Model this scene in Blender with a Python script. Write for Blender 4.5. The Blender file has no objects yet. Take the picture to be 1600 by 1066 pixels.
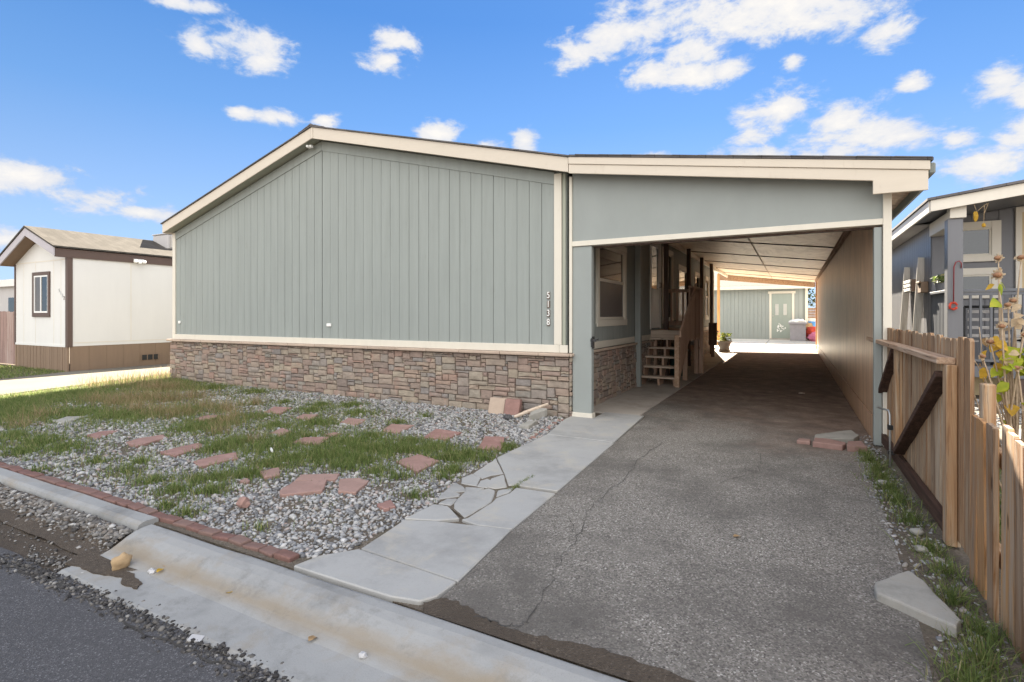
import bpy, bmesh, math, random
import numpy as np
from mathutils import Vector, Matrix
from mathutils import noise as mnoise

R = random.Random(11)
NR = np.random.default_rng(5)
SC = bpy.context.scene
COL = SC.collection

# ------------------------------------------------------------------ helpers
def wloc(o):
    v = Vector((0, 0, 0))
    while o is not None:
        v += o.location; o = o.parent
    return v

class MB:
    """collects faces in world metres; build() links them as ONE mesh object"""
    def __init__(s): s.v = []; s.f = []
    def add(s, vs, fs):
        b = len(s.v); s.v += [tuple(p) for p in vs]; s.f += [tuple(i + b for i in f) for f in fs]; return s
    def box(s, x0, x1, y0, y1, z0, z1):
        return s.add([(x0,y0,z0),(x1,y0,z0),(x1,y1,z0),(x0,y1,z0),(x0,y0,z1),(x1,y0,z1),(x1,y1,z1),(x0,y1,z1)],
              [(3,2,1,0),(4,5,6,7),(0,1,5,4),(1,2,6,5),(2,3,7,6),(3,0,4,7)])
    def prism(s, pts, vec):
        n = len(pts); vec = Vector(vec)
        a = [Vector(p) for p in pts]; b = [p + vec for p in a]
        return s.add(a + b, [tuple(range(n))[::-1], tuple(range(n, 2*n))] + [(i, (i+1) % n, n+(i+1) % n, n+i) for i in range(n)])
    def beam(s, p, q, w, h, up=(0,0,1)):
        p = Vector(p); q = Vector(q); d = (q-p).normalized(); up = Vector(up)
        if abs(d.dot(up)) > .98: up = Vector((0,1,0))
        a = d.cross(up).normalized() * (w/2); b = a.cross(d).normalized() * (h/2)
        return s.prism([p-a-b, p+a-b, p+a+b, p-a+b], q-p)
    def tube(s, pts, r, n=8):
        pts = [Vector(p) for p in pts]; rs = r if isinstance(r, (list, tuple)) else [r]*len(pts)
        b = len(s.v); m = len(pts); ref = None
        for i, p in enumerate(pts):
            t = (pts[min(i+1, m-1)] - pts[max(i-1, 0)])
            t = t.normalized() if t.length > 1e-9 else Vector((0,0,1))
            if ref is None:
                ref = t.orthogonal().normalized()
            ref = (ref - t*ref.dot(t)); ref = ref.normalized() if ref.length > 1e-6 else t.orthogonal().normalized()
            c = t.cross(ref)
            for k in range(n):
                a = 2*math.pi*k/n
                s.v.append(tuple(p + (ref*math.cos(a) + c*math.sin(a))*rs[i]))
        for i in range(m-1):
            for k in range(n):
                s.f.append((b+i*n+k, b+i*n+(k+1) % n, b+(i+1)*n+(k+1) % n, b+(i+1)*n+k))
        s.f.append(tuple(b+k for k in range(n))[::-1]); s.f.append(tuple(b+(m-1)*n+k for k in range(n)))
        return s
    def lathe(s, c, prof, n=20):
        b = len(s.v); m = len(prof)
        for r, z in prof:
            for k in range(n):
                a = 2*math.pi*k/n; s.v.append((c[0]+r*math.cos(a), c[1]+r*math.sin(a), c[2]+z))
        for i in range(m-1):
            for k in range(n):
                s.f.append((b+i*n+k, b+i*n+(k+1) % n, b+(i+1)*n+(k+1) % n, b+(i+1)*n+k))
        s.f.append(tuple(b+k for k in range(n))[::-1]); s.f.append(tuple(b+(m-1)*n+k for k in range(n)))
        return s
    def blob(s, c, r, seed=0, sub=2, amp=.15, fs=1.5):
        bm = bmesh.new(); bmesh.ops.create_icosphere(bm, subdivisions=sub, radius=1)
        vs = []
        for v in bm.verts:
            k = 1 + amp*mnoise.noise(v.co*fs + Vector((seed*7.1, seed*3.3, seed)))*2
            vs.append((c[0]+v.co.x*r[0]*k, c[1]+v.co.y*r[1]*k, c[2]+v.co.z*r[2]*k))
        s.add(vs, [tuple(v.index for v in f.verts) for f in bm.faces]); bm.free(); return s
    def build(s, name, mat, parent=None, bevel=0, smooth=False, origin=None, seg=1, fix=True):
        me = bpy.data.meshes.new(name)
        if parent is not None: o0 = wloc(parent); loc = Vector((0,0,0)) if origin is None else Vector(origin) - o0; off = o0 + loc
        else:
            if origin is None:
                xs = [p[0] for p in s.v]; ys = [p[1] for p in s.v]; zs = [p[2] for p in s.v]
                origin = ((min(xs)+max(xs))/2, (min(ys)+max(ys))/2, min(zs))
            loc = Vector(origin); off = loc
        a = np.array(s.v, dtype=np.float64) - np.array(off)
        me.from_pydata(a.tolist(), [], s.f)
        if fix:
            bm = bmesh.new(); bm.from_mesh(me); bmesh.ops.recalc_face_normals(bm, faces=bm.faces); bm.to_mesh(me); bm.free()
        me.materials.append(mat)
        if smooth:
            me.polygons.foreach_set('use_smooth', [True]*len(me.polygons))
        o = bpy.data.objects.new(name, me); COL.objects.link(o)
        if parent is not None: o.parent = parent
        o.location = loc
        if bevel:
            b = o.modifiers.new('bevel', 'BEVEL'); b.width = bevel; b.segments = seg; b.limit_method = 'ANGLE'; b.angle_limit = .6
        return o

def tag(o, label=None, cat=None, group=None, kind=None):
    if label: o['label'] = label
    if cat: o['category'] = cat
    if group: o['group'] = group
    if kind: o['kind'] = kind
    return o
def thing(name, loc, label, cat, group=None):
    o = bpy.data.objects.new(name, None); COL.objects.link(o); o.location = loc; o.empty_display_size = .2
    return tag(o, label, cat, group)
def struct(name, mb, mat, parent=None, **k):
    o = mb.build(name, mat, parent, origin=None if parent else (0,0,0), **k)
    if parent is None: o['kind'] = 'structure'
    return o
def gz(y): return .003*max(0., min(y, 26.))

# ------------------------------------------------------------------ materials
class NT:
    def __init__(s, name):
        s.m = bpy.data.materials.new(name); s.m.use_nodes = True; s.t = s.m.node_tree; s.t.nodes.clear()
        s.out = s.n('ShaderNodeOutputMaterial'); s.b = s.n('ShaderNodeBsdfPrincipled'); s.l(s.b.outputs[0], s.out.inputs[0])
    def n(s, t, **k):
        x = s.t.nodes.new(t)
        for a, v in k.items(): setattr(x, a, v)
        return x
    def l(s, a, b): s.t.links.new(a, b)
    def coord(s, scale=(1,1,1), kind='Object'):
        c = s.n('ShaderNodeTexCoord'); m = s.n('ShaderNodeMapping'); m.inputs['Scale'].default_value = scale
        s.l(c.outputs[kind], m.inputs['Vector']); return m.outputs[0]
    def noise(s, vec, scale, detail=4, rough=.6, dist=0.):
        x = s.n('ShaderNodeTexNoise'); x.inputs['Scale'].default_value = scale; x.inputs['Detail'].default_value = detail
        x.inputs['Roughness'].default_value = rough; x.inputs['Distortion'].default_value = dist
        s.l(vec, x.inputs['Vector']); return x.outputs['Fac']
    def vor(s, vec, scale, feat='F1', out='Distance'):
        x = s.n('ShaderNodeTexVoronoi'); x.feature = feat; x.inputs['Scale'].default_value = scale
        s.l(vec, x.inputs['Vector']); return x.outputs[out]
    def ramp(s, fac, stops, interp='LINEAR'):
        r = s.n('ShaderNodeValToRGB'); r.color_ramp.interpolation = interp; e = r.color_ramp.elements
        while len(e) < len(stops): e.new(.5)
        for i, (p, c) in enumerate(stops):
            e[i].position = p; c = (c, c, c) if not isinstance(c, (tuple, list)) else c; e[i].color = (*c[:3], 1)
        s.l(fac, r.inputs[0]); return r.outputs[0]
    def mix(s, a, b, fac, mode='MIX'):
        x = s.n('ShaderNodeMix', data_type='RGBA', blend_type=mode)
        for sock, v in ((x.inputs[6], a), (x.inputs[7], b)):
            if isinstance(v, (tuple, list)): sock.default_value = (*v[:3], 1)
            else: s.l(v, sock)
        if isinstance(fac, (int, float)): x.inputs[0].default_value = fac
        else: s.l(fac, x.inputs[0])
        return x.outputs[2]
    def math(s, op, a, b=None, c=None, clamp=False):
        x = s.n('ShaderNodeMath', operation=op, use_clamp=clamp)
        for i, v in enumerate((a, b, c)):
            if v is None: continue
            if isinstance(v, (int, float)): x.inputs[i].default_value = v
            else: s.l(v, x.inputs[i])
        return x.outputs[0]
    def island(s): return s.n('ShaderNodeNewGeometry').outputs['Random Per Island']
    def objrand(s): return s.n('ShaderNodeObjectInfo').outputs['Random']
    def bump(s, h, strength=.4, dist=.01, prev=None):
        x = s.n('ShaderNodeBump'); x.inputs['Strength'].default_value = strength; x.inputs['Distance'].default_value = dist
        s.l(h, x.inputs['Height'])
        if prev is not None: s.l(prev, x.inputs['Normal'])
        return x.outputs[0]
    def done(s, col, rough=.8, normal=None, spec=.3, metal=0):
        if isinstance(col, (tuple, list)): s.b.inputs['Base Color'].default_value = (*col[:3], 1)
        else: s.l(col, s.b.inputs['Base Color'])
        if isinstance(rough, (int, float)): s.b.inputs['Roughness'].default_value = rough
        else: s.l(rough, s.b.inputs['Roughness'])
        s.b.inputs['Specular IOR Level'].default_value = spec; s.b.inputs['Metallic'].default_value = metal
        if normal is not None: s.l(normal, s.b.inputs['Normal'])
        return s.m

def painted(name, c, var=.10, rough=.65, streak=(6,6,.7), bump=.15, dirt=None, grain=60):
    t = NT(name); v = t.coord(streak); n = t.noise(v, 1.3, 6, .65); v2 = t.coord(); n2 = t.noise(v2, 1.1, 3)
    lo = tuple(x*(1-var) for x in c); hi = tuple(min(1, x*(1+var)) for x in c)
    col = t.ramp(n, [(.3, lo), (.7, hi)])
    col = t.mix(col, t.ramp(n2, [(.3, tuple(x*.92 for x in c)), (.75, c)]), .5)
    if dirt:
        d = t.noise(t.coord((5, 5, 1.2)), 2.2, 7, .75); col = t.mix(col, dirt, t.ramp(d, [(.58, 0), (.8, .6)]))
    fine = t.noise(t.coord((grain, grain, 4)), 1., 3)
    return t.done(col, rough, t.bump(fine, bump, .004), .35)

def wood(name, cols, axis=2, isl=.5, rough=.85, freq=26, bump=.35, stain=None):
    """planks: grain along an axis, tone per loose piece"""
    t = NT(name); sc = [freq]*3; sc[axis] = 1.1
    v = t.coord(tuple(sc)); n = t.noise(v, 1., 6, .7, .6)
    n = t.math('ADD', t.math('MULTIPLY', t.math('SUBTRACT', n, .5), 1.7), .5)
    isr = t.island()
    f = t.math('ADD', t.math('MULTIPLY', n, 1-isl*.6), t.math('MULTIPLY', isr, isl*.6))
    k = len(cols); col = t.ramp(f, [(.22 + .56*i/(k-1), c) for i, c in enumerate(cols)])
    big = t.noise(t.coord((2.2, 2.2, .9)), 1.4, 4, .7)
    sc2 = [freq*4.2]*3; sc2[axis] = 1.6; n3 = t.noise(t.coord(tuple(sc2)), 1., 5, .7, .4)
    col = t.mix(col, tuple(x*.45 for x in cols[0]), t.ramp(n3, [(.54, 0), (.70, .8)]))
    kn = t.vor(t.coord(tuple(2.2 if a == axis else 8. for a in range(3))), 1.); col = t.mix(col, tuple(x*.6 for x in cols[0]), t.ramp(kn, [(.05, .85), (.10, 0)]))
    if stain: col = t.mix(col, stain, t.ramp(big, [(.5, 0), (.72, .6)]))
    return t.done(col, rough, t.bump(n, bump, .006), .25)

def speckle(name, base, lo, hi, sc=230, rough=.9, big=.25, patch=None, bump=.5, patchsc=.9):
    t = NT(name); v = t.coord(); vo = t.vor(v, sc, out='Color')
    bw = t.n('ShaderNodeRGBToBW'); t.l(vo, bw.inputs[0])
    col = t.ramp(bw.outputs[0], [(.0, lo), (.35, base), (.7, base), (.97, hi)])
    n = t.noise(v, patchsc, 6, .65); col = t.mix(col, tuple(x*(1-big) for x in base), t.ramp(n, [(.35, .65), (.65, 0)]))
    if patch: col = t.mix(col, patch, t.ramp(t.noise(v, patchsc*2.1, 8, .7), [(.55, 0), (.72, .7)]))
    d = t.vor(v, sc); f = t.noise(v, sc*.35, 3)
    return t.done(col, rough, t.bump(t.math('ADD', d, f), bump, .006), .25)

def concrete(name, c, dark=.75, stain=None, sc=1.6, sand=(1,1,1)):
    t = NT(name); v = t.coord(); n = t.noise(v, sc, 8, .68)
    col = t.ramp(n, [(.28, tuple(x*dark for x in c)), (.5, c), (.75, tuple(min(1, x*1.1) for x in c))])
    if stain: col = t.mix(col, stain, t.ramp(t.noise(v, sc*1.9, 7, .7, .4), [(.52, 0), (.75, .65)]))
    f = t.noise(v, 120, 4, .7); col = t.mix(col, tuple(x*.7 for x in c), t.ramp(f, [(.25, .5), (.45, 0)]))
    pit = t.vor(v, 75); col = t.mix(col, tuple(x*.45 for x in c), t.ramp(pit, [(.06, .55), (.12, 0)]))
    return t.done(col, .9, t.bump(f, .35, .004), .25)

def plain(name, c, rough=.6, var=.12, sc=6, spec=.4, metal=0, bump=.1, isl=0):
    t = NT(name); v = t.coord(); n = t.noise(v, sc, 6, .65)
    col = t.ramp(n, [(.3, tuple(x*(1-var) for x in c)), (.7, tuple(min(1, x*(1+var)) for x in c))])
    if isl:
        col = t.mix(col, tuple(x*.55 for x in c), t.math('MULTIPLY', t.island(), isl))
    return t.done(col, rough, t.bump(t.noise(v, sc*12, 3), bump, .004), spec, metal)

M = {}
SID = (.268, .289, .272)
M['siding'] = painted('green_siding_paint', SID, .13, .7, (7,7,.45), .3, dirt=(.195,.20,.175), grain=90)
M['siding2'] = painted('green_panel_paint', (.27,.289,.276), .09, .6, (2.,2.,1.2), .12, dirt=(.27,.275,.235))
M['groove'] = painted('green_groove_paint', (.20,.215,.202), .08, .8)
M['trim'] = painted('cream_trim_paint', (.63,.585,.50), .06, .55, dirt=(.50,.45,.36))
M['fascia'] = painted('cream_fascia_paint', (.57,.505,.42), .07, .6, (1,6,6), .2, dirt=(.43,.365,.29))
M['soffit'] = painted('soffit_paint', (.34,.35,.29), .1, .8)
t = NT('stacked_stone'); v = t.coord(); isl = t.island()
colr = t.ramp(isl, [(0,(.21,.175,.165)),(.1,(.36,.26,.215)),(.22,(.42,.35,.27)),(.36,(.28,.275,.255)),(.48,(.39,.24,.195)),(.6,(.42,.37,.29)),(.72,(.30,.205,.18)),(.84,(.38,.31,.255)),(1,(.25,.24,.245))])
nn = t.noise(v, 9, 7, .7); colr = t.mix(colr, t.ramp(nn, [(.3,(.45,.45,.45)),(.7,(1.15,1.12,1.08))]), .75, 'MULTIPLY')
colr = t.mix(colr, (.26,.215,.175), .34)
colr = t.mix(colr, (.36,.20,.155), t.ramp(t.noise(v, 5, 5), [(.58,0),(.72,.4)]))
M['stone'] = t.done(colr, .9, t.bump(t.noise(v, 26, 8, .75), .7, .02), .2)
M['mortar'] = plain('mortar', (.165,.125,.10), .95, .3, 20)
M['cap'] = concrete('stone_cap', (.43,.335,.265), .75)
# plywood ceiling: big sheets with water marks and grain along X
t = NT('plywood_ceiling'); v = t.coord((1.1, 16, 16)); n = t.noise(v, 1.2, 6, .7, .5); v2 = t.coord()
colr = t.ramp(n, [(.25,(.62,.49,.36)),(.5,(.74,.61,.47)),(.75,(.80,.69,.56))])
st = t.noise(t.coord((1.2,.55,1)), 1.6, 8, .75, .8); colr = t.mix(colr, (.36,.25,.155), t.ramp(st, [(.48,0),(.66,.8)]))
st2 = t.noise(t.coord((5.5,.7,1)), 1.3, 5, .7); colr = t.mix(colr, (.62,.53,.42), t.ramp(st2, [(.55,0),(.7,.6)]))
M['ply'] = t.done(colr, .42, t.bump(n, .12, .002), .72); t.b.inputs['Specular Tint'].default_value = (1, .80, .56, 1)
M['rawwall'] = wood('bare_plywood_wall', [(.26,.15,.09),(.46,.29,.185),(.58,.40,.27)], 2, .12, .38, 11, .2, stain=(.30,.18,.115))
next(n for n in M['rawwall'].node_tree.nodes if n.type == 'BSDF_PRINCIPLED').inputs['Specular IOR Level'].default_value = .5
next(n for n in M['rawwall'].node_tree.nodes if n.type == 'BSDF_PRINCIPLED').inputs['Specular Tint'].default_value = (1, .74, .5, 1)
M['palelean'] = wood('grey_weathered_lumber', [(.38,.34,.29),(.50,.46,.41),(.60,.57,.52)], 2, .3, .8, 20)
M['porchwood'] = wood('weathered_porch_wood', [(.30,.18,.12),(.48,.32,.23),(.60,.44,.34)], 2, .5, .8, 22)
M['paleboard'] = wood('pale_worn_tread_wood', [(.36,.27,.20),(.52,.42,.33),(.62,.52,.43)], 0, .4, .8, 22)
M['darkpost'] = wood('dark_stained_post_wood', [(.05,.033,.027),(.10,.068,.056),(.14,.10,.08)], 2, .4, .7, 20)
M['orangepost'] = wood('orange_cedar_post', [(.30,.14,.05),(.48,.25,.10),(.58,.34,.16)], 2, .3, .7, 20)
M['fence'] = wood('cedar_fence_boards', [(.075,.04,.022),(.21,.12,.068),(.36,.265,.175),(.27,.15,.078),(.38,.235,.13),(.46,.365,.265)], 2, .8, .85, 17, .6, stain=(.30,.22,.15))
M['picket'] = wood('orange_cedar_pickets', [(.075,.034,.016),(.22,.11,.047),(.31,.225,.155),(.34,.165,.065),(.43,.24,.105),(.36,.275,.20)], 2, .8, .8, 17, .6, stain=(.25,.17,.11))
M['brace'] = wood('dark_brown_brace_wood', [(.028,.015,.011),(.06,.032,.023),(.10,.058,.042)], 1, .3, .75, 22, .4)
M['rail'] = wood('worn_rail_wood', [(.20,.115,.07),(.36,.23,.15),(.50,.37,.27)], 1, .4, .8, 22, .4)
M['walk'] = concrete('walkway_concrete', (.322,.316,.305), .68, (.43,.38,.30), 1.5)
M['kerb'] = concrete('kerb_concrete', (.27,.268,.262), .62, (.235,.185,.125), 1.7)
_t = NT.__new__(NT); _t.m = M['kerb']; _t.t = _t.m.node_tree; _t.b = next(n for n in _t.t.nodes if n.type == 'BSDF_PRINCIPLED')
_src = _t.b.inputs['Base Color'].links[0].from_socket; _v = _t.coord(); _sp = _t.n('ShaderNodeSeparateXYZ'); _t.l(_v, _sp.inputs[0])
_d = _t.math('ABSOLUTE', _t.math('ADD', _sp.outputs['Y'], 5.10)); _nn = _t.noise(_t.coord((1.2, 3, 3)), 1.6, 6, .7)
_f = _t.math('SUBTRACT', _t.math('MULTIPLY', _nn, 1.5), _t.math('MULTIPLY', _d, 9.)); _c = _t.mix(_src, (.23,.185,.13), _t.ramp(_f, [(.1, 0), (.75, .75)]))
_n2 = _t.noise(_t.coord((2.2, 2.2, 2.2)), 2.4, 8, .75); _c = _t.mix(_c, (.12,.112,.10), _t.ramp(_n2, [(.54, 0), (.74, .6)])); _t.l(_c, _t.b.inputs['Base Color'])
M['slab'] = concrete('rear_slab_concrete', (.60,.57,.51), .85, None, .7)
M['side_slab'] = concrete('carport_walk_concrete', (.38,.34,.30), .65, (.20,.16,.135), 1.3)
M['drive2'] = concrete('pale_drive_concrete', (.15,.134,.11), .85, (.12,.108,.088), .9)
M['street'] = speckle('street_asphalt', (.080,.077,.080), (.03,.029,.031), (.27,.262,.27), 190, .88, .22, patchsc=.8)
# aggregate driveway: pale chips in grey binder; brown dirt carried in under the roof and along the right wall
t = NT('driveway_asphalt'); v = t.coord(); vo = t.vor(v, 125, out='Color'); bw = t.n('ShaderNodeRGBToBW'); t.l(vo, bw.inputs[0])
colr = t.ramp(bw.outputs[0], [(.05,(.062,.055,.049)),(.35,(.150,.135,.118)),(.6,(.196,.178,.157)),(.82,(.29,.265,.236)),(.97,(.50,.475,.43))])
colr = t.mix(colr, (.10,.090,.080), t.ramp(t.noise(v, .8, 7, .65), [(.40,.8),(.56,0)]))
oil = t.noise(v, 2.3, 5, .6); colr = t.mix(colr, (.06,.053,.048), t.ramp(oil, [(.66,0),(.76,.6)]))
colr = t.mix(colr, (.225,.205,.18), t.ramp(t.noise(v, 1.7, 6, .7), [(.55,0),(.75,.5)]))
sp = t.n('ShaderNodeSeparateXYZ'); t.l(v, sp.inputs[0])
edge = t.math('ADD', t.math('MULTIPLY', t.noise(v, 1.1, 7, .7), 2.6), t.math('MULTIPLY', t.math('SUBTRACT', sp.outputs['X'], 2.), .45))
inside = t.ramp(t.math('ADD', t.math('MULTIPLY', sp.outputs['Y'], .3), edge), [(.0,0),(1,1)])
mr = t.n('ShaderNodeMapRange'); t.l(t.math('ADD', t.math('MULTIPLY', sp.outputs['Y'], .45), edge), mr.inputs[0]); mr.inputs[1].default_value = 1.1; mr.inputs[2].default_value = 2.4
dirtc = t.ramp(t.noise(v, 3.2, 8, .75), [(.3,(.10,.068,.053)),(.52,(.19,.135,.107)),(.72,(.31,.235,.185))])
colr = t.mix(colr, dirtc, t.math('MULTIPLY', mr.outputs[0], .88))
M['drive'] = t.done(colr, .92, t.bump(t.math('ADD', t.vor(v, 105), t.noise(v, 30, 4)), .6, .006), .25)
M['crack'] = plain('crack_fill', (.05,.045,.04), .95, .3, 30)
M['dirt'] = speckle('damp_gutter_dirt', (.085,.066,.050), (.035,.027,.021), (.17,.14,.11), 120, .95, .3, (.05,.04,.032), .8, 1.6)
M['soil'] = speckle('yard_soil', (.135,.11,.085), (.06,.048,.036), (.26,.23,.20), 90, .97, .3, (.09,.085,.05), .9, 1.3)
M['field'] = speckle('far_ground', (.20,.175,.13), (.12,.10,.07), (.28,.25,.2), 12, .97, .2, (.12,.14,.06), .5, .2)
t = NT('gravel_stone'); isl = t.island(); v = t.coord()
colr = t.ramp(isl, [(0,(.10,.098,.10)),(.18,(.19,.19,.197)),(.4,(.29,.29,.297)),(.62,(.40,.395,.39)),(.8,(.31,.285,.26)),(.88,(.48,.47,.46)),(.97,(.29,.215,.19)),(1,(.54,.53,.52))])
colr = t.mix(colr, t.ramp(t.noise(v, 40, 4), [(.3,(.72,.72,.72)),(.7,(1.08,1.08,1.08))]), .7, 'MULTIPLY')
M['gravel'] = t.done(colr, .85, t.bump(t.noise(v, 90, 4), .4, .004), .3)
t = NT('dirty_gravel_stone'); isl = t.island(); v = t.coord()
colr = t.ramp(isl, [(0,(.05,.046,.044)),(.3,(.11,.103,.098)),(.6,(.19,.18,.17)),(.8,(.15,.125,.105)),(.93,(.31,.30,.29)),(1,(.42,.41,.40))])
M['dirtygravel'] = t.done(colr, .9, t.bump(t.noise(v, 90, 4), .4, .004), .25)
t = NT('grass_blades'); isl = t.island(); colr = t.ramp(isl, [(0,(.085,.12,.035)),(.4,(.145,.205,.055)),(.75,(.215,.265,.08)),(.92,(.30,.28,.12)),(1,(.42,.36,.19))])
M['grass'] = t.done(colr, .6, None, .3); 
t = NT('dry_grass_blades'); isl = t.island(); colr = t.ramp(isl, [(0,(.24,.155,.085)),(.35,(.38,.275,.155)),(.6,(.48,.38,.23)),(.7,(.23,.22,.085)),(1,(.17,.21,.065))])
M['dry'] = t.done(colr, .7, None, .25)
t = NT('sandstone_paver'); v = t.coord(); rr = t.objrand()
colr = t.ramp(t.noise(v, 7, 7, .7), [(.3,(.20,.115,.098)),(.55,(.275,.158,.138)),(.75,(.33,.21,.185))])
colr = t.mix(colr, (.33,.24,.20), t.math('MULTIPLY', rr, .5)); colr = t.mix(colr, (.14,.11,.085), t.ramp(t.noise(v, 11, 6, .7), [(.6,0),(.78,.6)]))
M['flag'] = t.done(colr, .88, t.bump(t.noise(v, 35, 6, .7), .45, .008), .2)
t = NT('edging_brick'); v = t.coord(); rr = t.objrand()
colr = t.ramp(t.noise(v, 14, 6, .7), [(.3,(.115,.066,.056)),(.6,(.185,.10,.085)),(.8,(.24,.15,.13))]); colr = t.mix(colr, (.19,.135,.115), t.math('MULTIPLY', rr, .6))
M['brick'] = t.done(colr, .9, t.bump(t.noise(v, 50, 6), .5, .006), .2)
M['greystone'] = concrete('broken_slab_stone', (.31,.295,.265), .65, (.30,.265,.22), 4)
def shingle(name, cols, sx=3.2, sy=7.):
    t = NT(name); v = t.coord(); b = t.n('ShaderNodeTexBrick'); t.l(v, b.inputs['Vector']); b.inputs['Scale'].default_value = 1
    b.inputs['Brick Width'].default_value = .3; b.inputs['Row Height'].default_value = .14; b.inputs['Mortar Size'].default_value = .004
    b.inputs['Color1'].default_value = (*cols[0],1); b.inputs['Color2'].default_value = (*cols[1],1); b.inputs['Mortar'].default_value = (*cols[2],1)
    col = t.mix(b.outputs[0], cols[2], t.ramp(t.noise(v, 3.5, 7, .7), [(.5,0),(.75,.6)]))
    return t.done(col, .95, t.bump(t.noise(v, 90, 4), .5, .006), .15)
M['roof'] = shingle('dark_shingle_roof', [(.10,.095,.095),(.14,.13,.13),(.06,.055,.055)])
M['tanroof'] = shingle('tan_shingle_roof', [(.062,.056,.049),(.083,.075,.066),(.043,.039,.034)])
M['whitewall'] = painted('white_panel_paint', (.67,.655,.625), .04, .6, (3,3,.4), .12)
M['browntrim'] = painted('brown_trim_paint', (.105,.07,.058), .1, .6)
M['skirt'] = painted('tan_brown_skirting_paint', (.225,.155,.105), .12, .75, (9,9,.8), .3)
M['greytrim'] = painted('grey_lavender_fascia_paint', (.42,.39,.41), .06, .6)
M['blue'] = painted('slate_blue_paint', (.165,.165,.178), .10, .42, (9,9,.4), .12)
M['bluetrim'] = painted('pale_trim_paint', (.66,.61,.53), .05, .55)
M['bluerail'] = painted('grey_rail_paint', (.13,.135,.15), .1, .5)
M['door'] = painted('green_door_paint', (.27,.305,.27), .06, .5)
M['tandoor'] = painted('tan_door_paint', (.55,.43,.25), .06, .5)
M['white'] = plain('white_plastic', (.78,.77,.74), .45, .05)
M['black'] = plain('black_iron', (.02,.02,.021), .45, .3)
M['plaque'] = plain('bronze_number_plaque', (.13,.10,.08), .5, .3)
M['steel'] = plain('galvanised_steel', (.45,.45,.44), .4, .15, 12, .5, .7)
M['glass'] = plain('window_glass', (.018,.022,.026), .04, .2, 3, .9, 0, 0)
M['screen'] = plain('window_screen', (.085,.08,.082), .35, .15, 8, .5)
M['blind'] = plain('pale_blind', (.42,.41,.38), .7, .06)
M['binplastic'] = plain('grey_bin_plastic', (.26,.25,.27), .5, .12, 5)
M['greenplastic'] = plain('dark_green_plastic', (.03,.075,.07), .4, .2)
M['redcloth'] = plain('red_cloth', (.50,.06,.035), .8, .25, 9)
M['pinkcloth'] = plain('pink_cloth', (.55,.16,.26), .85, .3, 9)
M['blueplastic'] = plain('blue_plastic', (.09,.28,.60), .4, .1)
M['terracotta'] = plain('terracotta', (.40,.20,.12), .8, .15)
M['leafbush'] = None
t = NT('bush_leaves'); isl = t.island(); M['leafbush'] = t.done(t.ramp(isl, [(0,(.05,.08,.015)),(.5,(.12,.16,.03)),(.85,(.24,.24,.05)),(1,(.35,.27,.06))]), .6, None, .3)
t = NT('lime_leaf'); v = t.coord(); M['lime'] = t.done(t.ramp(t.noise(v, 9, 5), [(.3,(.20,.30,.02)),(.55,(.40,.44,.04)),(.75,(.55,.46,.05))]), .55, t.bump(t.noise(v, 40, 3), .4, .004), .3)
M['yellowleaf'] = plain('yellow_leaf', (.58,.36,.04), .6, .25, 25)
M['orangeleaf'] = plain('orange_fallen_leaf', (.52,.21,.03), .6, .3, 30)
M['brownleaf'] = plain('brown_fallen_leaf', (.30,.19,.09), .7, .25, 30)
M['stem'] = plain('dried_stem', (.38,.29,.20), .8, .25, 30)
M['seed'] = plain('dried_seed_head', (.25,.13,.07), .9, .35, 60)
M['petal'] = plain('dried_bract', (.52,.40,.26), .85, .25, 30)
M['bark'] = wood('bark', [(.05,.038,.03),(.10,.075,.055),(.16,.125,.095)], 2, .2, .95, 14, .9)
M['rustred'] = plain('dark_red_metal', (.22,.03,.035), .5, .2)
M['redhouse'] = painted('brick_red_paint', (.34,.09,.06), .1, .8)
M['farwall'] = painted('pale_grey_wall_paint', (.46,.44,.43), .05, .7)
M['tanrock'] = plain('tan_pebble', (.36,.25,.14), .85, .2, 20)
M['paper'] = plain('white_scrap', (.42,.41,.41), .7, .1)

def translucent(m, f=.45, gain=1.25):
    """thin leaf: part of the light passes through"""
    nt = m.node_tree; b = next(n for n in nt.nodes if n.type == 'BSDF_PRINCIPLED'); out = next(n for n in nt.nodes if n.type == 'OUTPUT_MATERIAL')
    tr = nt.nodes.new('ShaderNodeBsdfTranslucent'); mx = nt.nodes.new('ShaderNodeMixShader'); mx.inputs[0].default_value = f
    src = b.inputs['Base Color']
    if src.is_linked: nt.links.new(src.links[0].from_socket, tr.inputs[0])
    else: tr.inputs[0].default_value = src.default_value
    nt.links.new(b.outputs[0], mx.inputs[1]); nt.links.new(tr.outputs[0], mx.inputs[2]); nt.links.new(mx.outputs[0], out.inputs[0])
for k in ('grass', 'dry', 'lime', 'yellowleaf', 'leafbush', 'petal'): translucent(M[k])
# ------------------------------------------------------------------ camera, sun, sky
YAW = math.radians(28.05)
cam = bpy.data.cameras.new('camera'); co = bpy.data.objects.new('camera', cam); COL.objects.link(co)
co.location = (2.77, -6.87, 1.4); co.rotation_euler = (math.pi/2, 0, YAW)
cam.sensor_width = 36; cam.lens = 826/1600*36; cam.shift_y = -40/1600; cam.clip_start = .05; cam.clip_end = 3000
SC.camera = co
SUN_EL = math.radians(32.5); SUN_AZ = math.radians(-10.5)     # azimuth from +Y, towards +X positive
sd = Vector((math.sin(SUN_AZ)*math.cos(SUN_EL), math.cos(SUN_AZ)*math.cos(SUN_EL), math.sin(SUN_EL)))
sl = bpy.data.lights.new('sun', 'SUN'); sl.energy = 5.; sl.angle = math.radians(.55); sl.color = (1, .90, .74)
so = bpy.data.objects.new('sun', sl); COL.objects.link(so); so.rotation_euler = (-sd).to_track_quat('-Z', 'Y').to_euler(); so.location = (0, 0, 30)
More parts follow.
